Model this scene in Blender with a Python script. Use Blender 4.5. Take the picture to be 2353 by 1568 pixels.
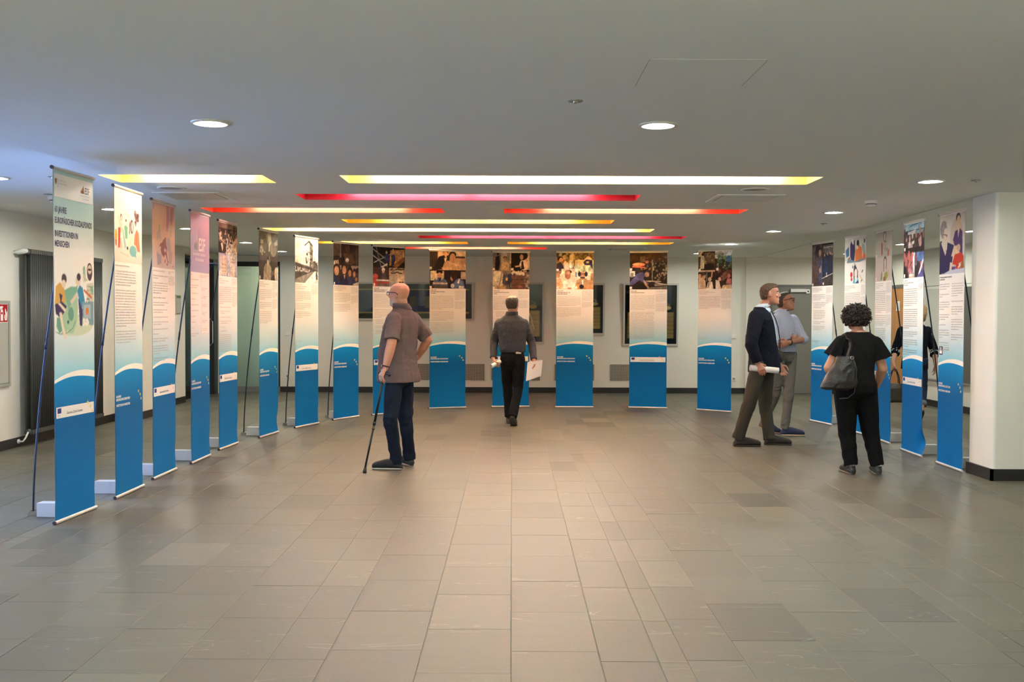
import bpy, bmesh, math, random
import numpy as np
from mathutils import Vector, Matrix

for o in list(bpy.data.objects):
    bpy.data.objects.remove(o, do_unlink=True)
SC = bpy.context.scene
COL = SC.collection
random.seed(7)
RNG = np.random.default_rng(11)
PI = math.pi

# ------------------------------------------------------------------ camera
def make_camera():
    cd = bpy.data.cameras.new('camera')
    cd.sensor_width = 36.0
    cd.lens = 36.0 * 2360.0 / 2353.0
    cd.clip_end = 200
    cam = bpy.data.objects.new('camera', cd)
    COL.objects.link(cam)
    p = math.radians(1.432); r = 0.0033
    fwd = Vector((0, math.cos(p), -math.sin(p)))
    up0 = Vector((0, math.sin(p), math.cos(p)))
    rt0 = Vector((1, 0, 0))
    rt = rt0 * math.cos(r) + up0 * math.sin(r)
    up = up0 * math.cos(r) - rt0 * math.sin(r)
    m = Matrix((rt, up, -fwd)).transposed().to_4x4()
    m.translation = Vector((0, 0, 1.48))
    cam.matrix_world = m
    SC.camera = cam
make_camera()

# ------------------------------------------------------------------ world, exposure
def make_world():
    w = bpy.data.worlds.new('evening_sky')
    w.use_nodes = True
    bg = w.node_tree.nodes['Background']
    bg.inputs['Color'].default_value = (0.26, 0.42, 1.0, 1)
    bg.inputs['Strength'].default_value = 4.6
    SC.world = w
make_world()
SC.view_settings.view_transform = 'Standard'
SC.view_settings.look = 'None'
SC.view_settings.gamma = 1.0
SC.view_settings.use_curve_mapping = False
SC.view_settings.exposure = 2.2
SC.cycles.use_denoising = True
SC.cycles.max_bounces = 6
SC.cycles.diffuse_bounces = 4
SC.cycles.glossy_bounces = 3
SC.cycles.transparent_max_bounces = 8
SC.cycles.use_adaptive_sampling = True
SC.cycles.adaptive_threshold = 0.16
SC.cycles.adaptive_min_samples = 20
SC.cycles.sample_clamp_indirect = 6.0
SC.cycles.caustics_reflective = False
SC.cycles.caustics_refractive = False
TUBE_W = 17.0          # emission of the tubes in the ceiling slots
DOWN_W = 140.0         # emission of the round downlights

# ------------------------------------------------------------------ helpers
def lin(h):
    if not isinstance(h, str):
        return tuple(h)
    h = h.lstrip('#')
    v = [int(h[i:i+2], 16) / 255 for i in (0, 2, 4)]
    return tuple(c / 12.92 if c <= 0.04045 else ((c + 0.055) / 1.055) ** 2.4 for c in v)

MATS = {}
def mat(name, color, rough=0.6, metal=0.0, var=0.0, vscale=(6, 6, 6), bump=0.0, bscale=60.0, emit=None, estr=0.0, spec=0.5, coat=0.0, attr=None, sheen=0.0):
    """principled material with procedural colour variation and relief"""
    if name in MATS:
        return MATS[name]
    m = bpy.data.materials.new(name)
    m.use_nodes = True
    nt = m.node_tree
    b = nt.nodes['Principled BSDF']
    c = lin(color)
    b.inputs['Base Color'].default_value = (*c, 1)
    b.inputs['Roughness'].default_value = rough
    b.inputs['Metallic'].default_value = metal
    b.inputs['Specular IOR Level'].default_value = spec
    b.inputs['Coat Weight'].default_value = coat
    b.inputs['Sheen Weight'].default_value = sheen
    if emit is not None:
        b.inputs['Emission Color'].default_value = (*lin(emit), 1)
        b.inputs['Emission Strength'].default_value = estr
    tc = nt.nodes.new('ShaderNodeTexCoord')
    src = None
    if attr:
        a = nt.nodes.new('ShaderNodeAttribute'); a.attribute_name = attr
        src = a.outputs['Color']
    if var > 0:
        mp = nt.nodes.new('ShaderNodeMapping')
        mp.inputs['Scale'].default_value = vscale
        nz = nt.nodes.new('ShaderNodeTexNoise')
        nz.inputs['Scale'].default_value = 1.0
        nz.inputs['Detail'].default_value = 5.0
        nt.links.new(tc.outputs['Object'], mp.inputs['Vector'])
        nt.links.new(mp.outputs['Vector'], nz.inputs['Vector'])
        mr = nt.nodes.new('ShaderNodeMapRange')
        mr.inputs['From Min'].default_value = 0.25; mr.inputs['From Max'].default_value = 0.75
        mr.inputs['To Min'].default_value = 1 - var; mr.inputs['To Max'].default_value = 1 + var
        nt.links.new(nz.outputs['Fac'], mr.inputs['Value'])
        mx = nt.nodes.new('ShaderNodeVectorMath'); mx.operation = 'SCALE'
        if src is not None:
            nt.links.new(src, mx.inputs[0])
        else:
            mx.inputs[0].default_value = c
        nt.links.new(mr.outputs['Result'], mx.inputs['Scale'])
        src = mx.outputs['Vector']
    if src is not None:
        nt.links.new(src, b.inputs['Base Color'])
    if bump > 0:
        nz = nt.nodes.new('ShaderNodeTexNoise')
        nz.inputs['Scale'].default_value = bscale
        nz.inputs['Detail'].default_value = 4.0
        nt.links.new(tc.outputs['Object'], nz.inputs['Vector'])
        bp = nt.nodes.new('ShaderNodeBump')
        bp.inputs['Strength'].default_value = bump
        bp.inputs['Distance'].default_value = 0.01
        nt.links.new(nz.outputs['Fac'], bp.inputs['Height'])
        nt.links.new(bp.outputs['Normal'], b.inputs['Normal'])
    MATS[name] = m
    return m

def glass_mat(name, tint, gloss=0.08, rough=0.02):
    if name in MATS:
        return MATS[name]
    m = bpy.data.materials.new(name); m.use_nodes = True
    nt = m.node_tree; nt.nodes.clear()
    out = nt.nodes.new('ShaderNodeOutputMaterial')
    tr = nt.nodes.new('ShaderNodeBsdfTransparent'); tr.inputs['Color'].default_value = (*lin(tint), 1)
    gl = nt.nodes.new('ShaderNodeBsdfGlossy'); gl.inputs['Roughness'].default_value = rough
    fr = nt.nodes.new('ShaderNodeFresnel'); fr.inputs['IOR'].default_value = 1.45
    mx = nt.nodes.new('ShaderNodeMixShader')
    nt.links.new(fr.outputs[0], mx.inputs[0]); nt.links.new(tr.outputs[0], mx.inputs[1]); nt.links.new(gl.outputs[0], mx.inputs[2])
    nt.links.new(mx.outputs[0], out.inputs['Surface'])
    MATS[name] = m
    return m

def stone_mat():
    """grey-green slate tile: streaks across the room, tone shifts from tile to tile, rare pale veins"""
    m = bpy.data.materials.new('slate_tile'); m.use_nodes = True
    nt = m.node_tree; N = nt.nodes; L = nt.links
    b = N['Principled BSDF']
    b.inputs['Specular IOR Level'].default_value = 0.34
    geo = N.new('ShaderNodeNewGeometry'); oi = N.new('ShaderNodeObjectInfo')
    add = N.new('ShaderNodeMath'); add.operation = 'ADD'
    L.new(geo.outputs['Random Per Island'], add.inputs[0]); L.new(oi.outputs['Random'], add.inputs[1])
    fr = N.new('ShaderNodeMath'); fr.operation = 'FRACT'; L.new(add.outputs[0], fr.inputs[0])
    ramp = N.new('ShaderNodeValToRGB')
    e = ramp.color_ramp.elements
    B = (0.116, 0.106, 0.0775)
    def sh(k): return (B[0] * k, B[1] * k, B[2] * k, 1)
    e[0].position = 0.0; e[0].color = sh(.72)
    e[1].position = 1.0; e[1].color = sh(1.26)
    for pos, k in ((0.07, .86), (0.14, .95), (0.86, 1.06), (0.95, 1.14)):
        q = ramp.color_ramp.elements.new(pos); q.color = sh(k)
    L.new(fr.outputs[0], ramp.inputs['Fac'])
    mp = N.new('ShaderNodeMapping'); mp.inputs['Scale'].default_value = (1.6, 9.0, 1.0)
    L.new(geo.outputs['Position'], mp.inputs['Vector'])
    off = N.new('ShaderNodeVectorMath'); off.operation = 'SCALE'; off.inputs[0].default_value = (37.0, 53.0, 11.0)
    L.new(fr.outputs[0], off.inputs['Scale'])
    av = N.new('ShaderNodeVectorMath'); av.operation = 'ADD'
    L.new(mp.outputs['Vector'], av.inputs[0]); L.new(off.outputs['Vector'], av.inputs[1])
    nz = N.new('ShaderNodeTexNoise'); nz.inputs['Scale'].default_value = 1.6; nz.inputs['Detail'].default_value = 7.0; nz.inputs['Roughness'].default_value = 0.62
    L.new(av.outputs['Vector'], nz.inputs['Vector'])
    mr = N.new('ShaderNodeMapRange'); mr.inputs['From Min'].default_value = 0.3; mr.inputs['From Max'].default_value = 0.7
    mr.inputs['To Min'].default_value = 0.86; mr.inputs['To Max'].default_value = 1.13
    L.new(nz.outputs['Fac'], mr.inputs['Value'])
    nf = N.new('ShaderNodeTexNoise'); nf.inputs['Scale'].default_value = 90.0; nf.inputs['Detail'].default_value = 2.0
    L.new(geo.outputs['Position'], nf.inputs['Vector'])
    mr2 = N.new('ShaderNodeMapRange'); mr2.inputs['From Min'].default_value = 0.3; mr2.inputs['From Max'].default_value = 0.7
    mr2.inputs['To Min'].default_value = 0.93; mr2.inputs['To Max'].default_value = 1.07
    L.new(nf.outputs['Fac'], mr2.inputs['Value'])
    mm = N.new('ShaderNodeMath'); mm.operation = 'MULTIPLY'; L.new(mr.outputs[0], mm.inputs[0]); L.new(mr2.outputs[0], mm.inputs[1])
    sc = N.new('ShaderNodeVectorMath'); sc.operation = 'SCALE'
    L.new(ramp.outputs['Color'], sc.inputs[0]); L.new(mm.outputs[0], sc.inputs['Scale'])
    # veins
    vn = N.new('ShaderNodeTexNoise'); vn.inputs['Scale'].default_value = 0.55; vn.inputs['Detail'].default_value = 3.0; vn.inputs['Distortion'].default_value = 1.2
    L.new(av.outputs['Vector'], vn.inputs['Vector'])
    vr = N.new('ShaderNodeValToRGB'); ve = vr.color_ramp.elements
    ve[0].position = 0.617; ve[0].color = (0, 0, 0, 1); ve[1].position = 0.627; ve[1].color = (0, 0, 0, 1)
    k = vr.color_ramp.elements.new(0.622); k.color = (0.32, 0.32, 0.32, 1)
    L.new(vn.outputs['Fac'], vr.inputs['Fac'])
    mix = N.new('ShaderNodeMix'); mix.data_type = 'RGBA'
    L.new(vr.outputs['Color'], mix.inputs['Factor']); L.new(sc.outputs['Vector'], mix.inputs['A']); mix.inputs['B'].default_value = (0.42, 0.39, 0.32, 1)
    L.new(mix.outputs['Result'], b.inputs['Base Color'])
    rr = N.new('ShaderNodeMapRange'); rr.inputs['To Min'].default_value = 0.40; rr.inputs['To Max'].default_value = 0.56
    L.new(nz.outputs['Fac'], rr.inputs['Value']); L.new(rr.outputs[0], b.inputs['Roughness'])
    bp = N.new('ShaderNodeBump'); bp.inputs['Strength'].default_value = 0.12; bp.inputs['Distance'].default_value = 0.004
    L.new(nf.outputs['Fac'], bp.inputs['Height']); L.new(bp.outputs['Normal'], b.inputs['Normal'])
    return m

class MB:
    """collects simple shapes into one mesh"""
    def __init__(s):
        s.v = []; s.f = []; s.m = []
    def add(s, vs, fs, mi=0):
        n = len(s.v)
        s.v.extend([tuple(p) for p in vs]); s.f.extend([tuple(i + n for i in f) for f in fs]); s.m.extend([mi] * len(fs))
        return s
    def box(s, x0, y0, z0, x1, y1, z1, mi=0):
        vs = [(x0,y0,z0),(x1,y0,z0),(x1,y1,z0),(x0,y1,z0),(x0,y0,z1),(x1,y0,z1),(x1,y1,z1),(x0,y1,z1)]
        return s.add(vs, [(0,3,2,1),(4,5,6,7),(0,1,5,4),(1,2,6,5),(2,3,7,6),(3,0,4,7)], mi)
    def quad(s, a, b, c, d, mi=0):
        return s.add([a,b,c,d], [(0,1,2,3)], mi)
    def prism(s, pts, z0, z1, mi=0, axis='z'):
        n = len(pts)
        def P(p, h):
            return {'z': (p[0], p[1], h), 'y': (p[0], h, p[1]), 'x': (h, p[0], p[1])}[axis]
        vs = [P(p, z0) for p in pts] + [P(p, z1) for p in pts]
        fs = [tuple(range(n - 1, -1, -1)), tuple(range(n, 2 * n))] + [(i, (i + 1) % n, n + (i + 1) % n, n + i) for i in range(n)]
        return s.add(vs, fs, mi)
    def tube(s, pts, r, n=8, mi=0, caps=True):
        pts = [Vector(p) for p in pts]
        rs = r if isinstance(r, (list, tuple)) else [r] * len(pts)
        base = len(s.v); k = len(pts)
        up = None
        for i, p in enumerate(pts):
            d = (pts[min(i + 1, k - 1)] - pts[max(i - 1, 0)]).normalized()
            if up is None:
                up = Vector((0, 0, 1)) if abs(d.z) < 0.9 else Vector((0, 1, 0))
            a = d.cross(up).normalized(); up = a.cross(d).normalized()
            for j in range(n):
                t = 2 * PI * j / n
                s.v.append(tuple(p + (a * math.cos(t) + up * math.sin(t)) * rs[i]))
        for i in range(k - 1):
            for j in range(n):
                s.f.append((base + i*n + j, base + i*n + (j+1) % n, base + (i+1)*n + (j+1) % n, base + (i+1)*n + j)); s.m.append(mi)
        if caps:
            s.f.append(tuple(base + j for j in range(n - 1, -1, -1))); s.m.append(mi)
            s.f.append(tuple(base + (k-1)*n + j for j in range(n))); s.m.append(mi)
        return s
    def lathe(s, prof, c=(0, 0, 0), n=24, mi=0, cap=False):
        base = len(s.v); k = len(prof)
        for (r, z) in prof:
            for j in range(n):
                t = 2 * PI * j / n
                s.v.append((c[0] + r * math.cos(t), c[1] + r * math.sin(t), c[2] + z))
        for i in range(k - 1):
            for j in range(n):
                s.f.append((base + i*n + j, base + i*n + (j+1) % n, base + (i+1)*n + (j+1) % n, base + (i+1)*n + j)); s.m.append(mi)
        if cap:
            s.f.append(tuple(base + j for j in range(n - 1, -1, -1))); s.m.append(mi)
            s.f.append(tuple(base + (k-1)*n + j for j in range(n))); s.m.append(mi)
        return s
    def mesh(s, name, mats, smooth=False):
        me = bpy.data.meshes.new(name)
        me.from_pydata(s.v, [], s.f)
        for m in (mats if isinstance(mats, (list, tuple)) else [mats]):
            me.materials.append(m)
        me.polygons.foreach_set('material_index', s.m)
        if smooth:
            me.polygons.foreach_set('use_smooth', [True] * len(me.polygons))
        me.update()
        return me
    def build(s, name, mats, parent=None, smooth=False, loc=None, rz=0):
        return link(name, s.mesh(name, mats, smooth), parent, loc, rz)

def link(name, data, parent=None, loc=None, rz=0):
    o = bpy.data.objects.new(name, data)
    COL.objects.link(o)
    if loc is not None:
        o.location = loc
    if rz:
        o.rotation_euler = (0, 0, rz)
    if parent is not None:
        o.parent = parent
    return o

def bevel(o, w=0.004, seg=2):
    md = o.modifiers.new('bevel', 'BEVEL'); md.width = w; md.segments = seg; md.limit_method = 'ANGLE'
    return o

def tag(o, label, cat=None, group=None):
    o['label'] = label
    if cat: o['category'] = cat
    if group: o['group'] = group
    return o

def thing(name, label, cat, loc=(0, 0, 0), rz=0, group=None):
    o = bpy.data.objects.new(name, None)
    COL.objects.link(o)
    o.location = loc; o.rotation_euler = (0, 0, rz); o.empty_display_size = 0.1
    return tag(o, label, cat, group)

def struct(o, label=None):
    o['kind'] = 'structure'
    if label: o['label'] = label
    return o

def text_mesh(name, s, size, material, bold=0.0, squeeze=1.0, align='LEFT'):
    cu = bpy.data.curves.new('tmp_text', 'FONT')
    cu.body = s; cu.size = size; cu.resolution_u = 2; cu.align_x = align
    cu.offset = bold
    ob = bpy.data.objects.new('tmp_text', cu); COL.objects.link(ob)
    dg = bpy.context.evaluated_depsgraph_get(); dg.update()
    me = bpy.data.meshes.new_from_object(ob.evaluated_get(dg))
    bpy.data.objects.remove(ob, do_unlink=True); bpy.data.curves.remove(cu)
    co = np.empty(len(me.vertices) * 3); me.vertices.foreach_get('co', co)
    co = co.reshape(-1, 3); out = np.stack([co[:, 0] * squeeze, np.zeros(len(co)), co[:, 1]], 1)
    me.vertices.foreach_set('co', out.ravel())
    me.materials.clear(); me.materials.append(material); me.name = name
    me.update()
    return me

# ------------------------------------------------------------------ 2-D painter for flat print
class Pic:
    """small raster drawn with shapes; becomes point colours on a flat print grid"""
    def __init__(s, w, h, bg='#888888'):
        s.w, s.h = w, h; s.k = 2
        s.a = np.empty((h * 2, w * 2, 3)); s.a[:] = lin(bg)
        yy, xx = np.mgrid[0:h * 2, 0:w * 2]
        s.x = (xx + .5) / (w * 2) * 100; s.y = (yy + .5) / (h * 2) * 100
    def put(s, m, c, al=1.0):
        c = np.array(lin(c)); s.a[m] = s.a[m] * (1 - al) + c * al
    def poly(s, pts, c, al=1.0):
        m = np.zeros(s.x.shape, bool); n = len(pts)
        for i in range(n):
            x0, y0 = pts[i]; x1, y1 = pts[(i + 1) % n]
            if y0 == y1: continue
            cr = ((y0 > s.y) != (y1 > s.y)) & (s.x < (x1 - x0) * (s.y - y0) / (y1 - y0) + x0)
            m ^= cr
        s.put(m, c, al)
    def run(s, code):
        for st in code.split(';'):
            t = st.split()
            if not t: continue
            op = t[0]; c = t[1]; q = [float(v) for v in t[2:]]
            if op == 'r': s.put((s.x >= q[0]) & (s.x < q[2]) & (s.y >= q[1]) & (s.y < q[3]), c)
            elif op == 'e': s.put(((s.x - q[0]) / q[2]) ** 2 + ((s.y - q[1]) / q[3]) ** 2 < 1, c)
            elif op == 'h': s.put(((s.x - q[0]) / q[2]) ** 2 + ((s.y - q[1]) / q[3]) ** 2 < 1, c, .45)
            elif op == 'p': s.poly(list(zip(q[0::2], q[1::2])), c)
            elif op == 't': s.poly(list(zip(q[0::2], q[1::2])), c, .5)
            elif op == 'l':
                w = q[0]; P = list(zip(q[1::2], q[2::2]))
                for (x0, y0), (x1, y1) in zip(P[:-1], P[1:]):
                    dx, dy = x1 - x0, y1 - y0; L2 = dx * dx + dy * dy + 1e-9
                    u = np.clip(((s.x - x0) * dx + (s.y - y0) * dy) / L2, 0, 1)
                    s.put((s.x - x0 - u * dx) ** 2 + (s.y - y0 - u * dy) ** 2 < w * w, c)
            elif op == 'v':   # vertical blend towards colour between y0 and y1
                u = np.clip((s.y - q[0]) / (q[1] - q[0]), 0, 1)[..., None]; s.a = s.a * (1 - u) + np.array(lin(c)) * u
            elif op == 's':   # speckle blobs in a box: n, size, x0 y0 x1 y1
                for _ in range(int(q[0])):
                    cx = RNG.uniform(q[2], q[4]); cy = RNG.uniform(q[3], q[5]); r = q[1] * RNG.uniform(.5, 1.3)
                    s.put(((s.x - cx) / r) ** 2 + ((s.y - cy) / (r * RNG.uniform(.5, 1.6))) ** 2 < 1, c, .75)
        return s
    def grain(s, k):
        s.a = s.a * (1 + k * RNG.standard_normal(s.a.shape[:2])[..., None]); return s
    def photo(s):
        """fine tonal detail of a photograph"""
        h, w = s.a.shape[:2]; f = np.ones((h, w))
        for n, k in ((5, .10), (11, .16), (24, .16), (48, .13)):
            g = RNG.standard_normal((n + 2, n + 2)); yy = np.linspace(0, n, h); xx = np.linspace(0, n, w)
            y0 = yy.astype(int); x0 = xx.astype(int); ty = (yy - y0)[:, None]; tx = (xx - x0)[None]
            q = (g[y0][:, x0] * (1 - ty) * (1 - tx) + g[y0 + 1][:, x0] * ty * (1 - tx) + g[y0][:, x0 + 1] * (1 - ty) * tx + g[y0 + 1][:, x0 + 1] * ty * tx)
            f *= np.exp(k * q)
        s.a = s.a * f[..., None]
        s.a = s.a * .76 + s.a.mean(2, keepdims=True) * .24
        e = np.abs(np.diff(s.a.mean(2), axis=1, prepend=s.a.mean(2)[:, :1])); e = np.clip(e * 1.2, 0, .35)[..., None]
        s.a = s.a * (1 - e)
        return s.grain(.06)
    def tint(s, c):
        s.a = s.a * np.array(lin(c)); return s
    def out(s):
        a = s.a.reshape(s.h, 2, s.w, 2, 3).mean((1, 3)); return np.clip(a, 0, 1)

def print_mesh(name, img, width, height, material):
    """flat grid in local xz, origin at its lower left corner, coloured per point"""
    h, w, _ = img.shape
    xs = np.linspace(0, width, w); zs = np.linspace(height, 0, h)
    X, Z = np.meshgrid(xs, zs)
    co = np.stack([X, np.zeros_like(X), Z], -1).reshape(-1, 3)
    i = np.arange(h - 1)[:, None] * w + np.arange(w - 1)[None]
    f = np.stack([i + w, i + w + 1, i + 1, i], -1).reshape(-1, 4)
    me = bpy.data.meshes.new(name)
    me.vertices.add(len(co)); me.vertices.foreach_set('co', co.ravel())
    me.loops.add(f.size); me.loops.foreach_set('vertex_index', f.ravel().astype(np.int32))
    me.polygons.add(len(f)); me.polygons.foreach_set('loop_start', np.arange(0, f.size, 4, dtype=np.int32))
    at = me.color_attributes.new('ink', 'FLOAT_COLOR', 'POINT')
    at.data.foreach_set('color', np.concatenate([img.reshape(-1, 3), np.ones((h * w, 1))], 1).ravel())
    me.materials.append(material)
    me.update(calc_edges=True)
    return me

# ------------------------------------------------------------------ materials
M_WALL = mat('wall_paint', (0.74, 0.715, 0.62), 0.75, var=0.02, vscale=(.7, .7, .7), bump=0.05, bscale=220)
M_CEIL = mat('ceiling_paint', (0.78, 0.785, 0.745), 0.85, var=0.02, vscale=(.4, .4, .4), bump=0.04, bscale=180)
M_BASE = mat('black_skirting', (0.012, 0.011, 0.010), 0.45, var=0.1)
M_GROUT = mat('pale_grout', (0.27, 0.245, 0.19), 0.85, var=0.08, vscale=(9, 9, 9))
M_TILE = stone_mat()
M_ALU = mat('brushed_aluminium', (0.62, 0.60, 0.57), 0.32, 0.9, var=0.03, vscale=(40, 4, 4))
M_DARKFRAME = mat('anthracite_frame', (0.028, 0.030, 0.032), 0.4, 0.3, var=0.05)
M_WHITEPL = mat('white_plastic', (0.78, 0.77, 0.72), 0.4, var=0.02)
M_GREYMET = mat('grey_lacquer', (0.30, 0.30, 0.26), 0.5, var=0.03)
M_RAD = mat('radiator_anthracite', (0.078, 0.078, 0.070), 0.45, 0.1, var=0.05)
M_CHROME = mat('chrome', (0.75, 0.75, 0.75), 0.12, 1.0, var=0.02)
M_INK = mat('print_ink', (1, 1, 1), 0.65, attr='ink', var=0.015, vscale=(50, 50, 50), spec=0.15)
M_HEAD = mat('heading_ink', (0.10, 0.082, 0.085), 0.6, var=0.05)
M_TEXT = mat('text_ink', (0.40, 0.37, 0.355), 0.6, var=0.05)
M_TEXTLT = mat('text_ink_small', (0.44, 0.41, 0.39), 0.6, var=0.05)
M_NAVY = mat('navy_ink', (0.045, 0.035, 0.11), 0.55, var=0.04)
M_WHITEINK = mat('white_ink', (0.84, 0.84, 0.82), 0.55, var=0.02)
M_YELLOW = mat('yellow_ink', (0.85, 0.62, 0.13), 0.55, var=0.04)
M_STRIP = mat('white_strip', (0.82, 0.80, 0.78), 0.5, var=0.02)
M_BACK = mat('banner_back', (0.62, 0.62, 0.62), 0.6, var=0.03)
M_POLE = mat('dark_blue_pole', (0.008, 0.016, 0.036), 0.35, 0.2, var=0.05)
M_FOOTBOX = mat('silver_base', (0.50, 0.51, 0.53), 0.5, 0.15, var=0.03)
M_CAP = mat('dark_cap', (0.05, 0.03, 0.05), 0.4, var=0.05)
M_RAIL = mat('satin_rail', (0.70, 0.66, 0.62), 0.35, 0.35, var=0.03)
M_GLASS = glass_mat('clear_glass', (0.93, 0.96, 0.94))
M_GREENGLASS = glass_mat('green_glass', (0.84, 0.90, 0.80))

# ------------------------------------------------------------------ room shell
XL, XR, YF, YB, ZC = -5.5, 6.95, 19.62, -3.6, 2.60

def build_floor():
    lines = [-5.62, -5.30, -4.91, -4.67, -4.55, -4.31, -3.92, -3.53, -3.29, -3.17, -2.93, -2.60, -2.20, -1.804, -1.413, -1.038, -0.797, -0.393,
             0.0, 0.384, 0.633, 0.755, 1.002, 1.395, 1.784, 2.169, 2.297, 2.553, 2.795, 3.187, 3.583, 3.97, 4.09, 4.34, 4.73, 5.12, 5.37, 5.49, 5.74, 6.13, 6.52, 6.76, 7.10]
    L = 0.598; gap = 0.0018; gy = 0.0011
    base = MB().box(-5.8, YB - .2, -0.12, 7.2, 24.2, -0.0025)
    fl = struct(base.build('floor', M_GROUT), 'grey-green slate tile floor with pale joints')
    rnd = random.Random(5)
    tiles = []
    for i in range(len(lines) - 1):
        x0, x1 = lines[i], lines[i + 1]
        if abs(x0 + .393) < .01: off = 7.795
        elif abs(x0) < .01: off = 8.075
        else: off = 7.795 + rnd.choice([0, .15, .3, .45]) + rnd.uniform(-.02, .02)
        k0 = math.ceil((YB - off) / L) - 1
        y = off + k0 * L
        while y < YF + 1.2:
            a, b = max(y, YB - .1), min(y + L, YF + 4.4)
            if b - a > .05:
                cx, cy = (x0 + x1) / 2, (a + b) / 2
                area = 0
                if cy > 4.05 and abs(cx) / cy < .51 and cy < YF:
                    area = (x1 - x0) * (b - a) / cy ** 3
                tiles.append((area, i, x0 + gap, x1 - gap, a + gy, b - gy))
            y += L
    tiles.sort(key=lambda t: -t[0])
    cache = {}
    for t in tiles[:300]:
        _, i, x0, x1, a, b = t
        w, l = x1 - x0, b - a
        key = (i, round(l, 3))
        if key not in cache:
            m = MB(); e = .0012
            m.add([(-w/2, -l/2, -.008), (w/2, -l/2, -.008), (w/2, l/2, -.008), (-w/2, l/2, -.008),
                   (-w/2, -l/2, -e), (w/2, -l/2, -e), (w/2, l/2, -e), (-w/2, l/2, -e),
                   (-w/2+e, -l/2+e, 0), (w/2-e, -l/2+e, 0), (w/2-e, l/2-e, 0), (-w/2+e, l/2-e, 0)],
                  [(8, 9, 10, 11)] + [(j, (j+1) % 4, 4+(j+1) % 4, 4+j) for j in range(4)] + [(4+j, 4+(j+1) % 4, 8+(j+1) % 4, 8+j) for j in range(4)])
            cache[key] = m.mesh('tile', M_TILE)
        link('tile', cache[key], fl, ((x0 + x1) / 2, (a + b) / 2, rnd.uniform(-.0006, .0002)))
    rest = MB()
    for _, i, x0, x1, a, b in tiles[300:]:
        z = rnd.uniform(-.0006, .0002)
        rest.add([(x0, a, -.006), (x1, a, -.006), (x1, b, -.006), (x0, b, -.006), (x0, a, z), (x1, a, z), (x1, b, z), (x0, b, z)],
                 [(4, 5, 6, 7)] + [(j, (j+1) % 4, 4+(j+1) % 4, 4+j) for j in range(4)])
    rest.build('tile_field', M_TILE, fl)['kind'] = 'stuff'
build_floor()

SLOT_W = 0.49
PALE, GOLD, CRIM, ORNG = (0.86, 0.68, 0.30), (0.86, 0.52, 0.06), (0.55, 0.015, 0.038), (0.76, 0.11, 0.05)
SLOTS = [  # x0, x1, y0, colour, label
    (-3.335, -2.01, 8.28, PALE, 'short pale yellow light slot in the ceiling above the front left banners'),
    (-1.392, 2.50, 8.28, PALE, 'long pale yellow light slot, nearest and longest in the ceiling centre'),
    (-2.02, 1.195, 9.55, CRIM, 'crimson light slot in the ceiling, second row from the camera'),
    (-3.285, -0.74, 10.81, ORNG, 'orange-red light slot in the ceiling, left one of the third row'),
    (-0.09, 2.48, 10.81, ORNG, 'orange-red light slot in the ceiling, right one of the third row'),
    (-2.01, 1.20, 12.07, GOLD, 'golden yellow light slot in the ceiling, alone in the fourth row'),
    (-3.24, 1.84, 13.30, PALE, 'very long pale yellow light slot in the fifth ceiling row'),
    (-1.347, 2.465, 14.50, CRIM, 'dark crimson light slot in the ceiling, sixth row, far back'),
    (-3.28, -0.69, 15.70, GOLD, 'golden light slot in the seventh ceiling row, left one behind the banners'),
    (-0.076, 2.47, 15.70, GOLD, 'golden light slot in the seventh ceiling row, right one'),
    (-1.98, 0.572, 16.93, ORNG, 'orange-red light slot in the ceiling, farthest row above the back banners'),
]

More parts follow.
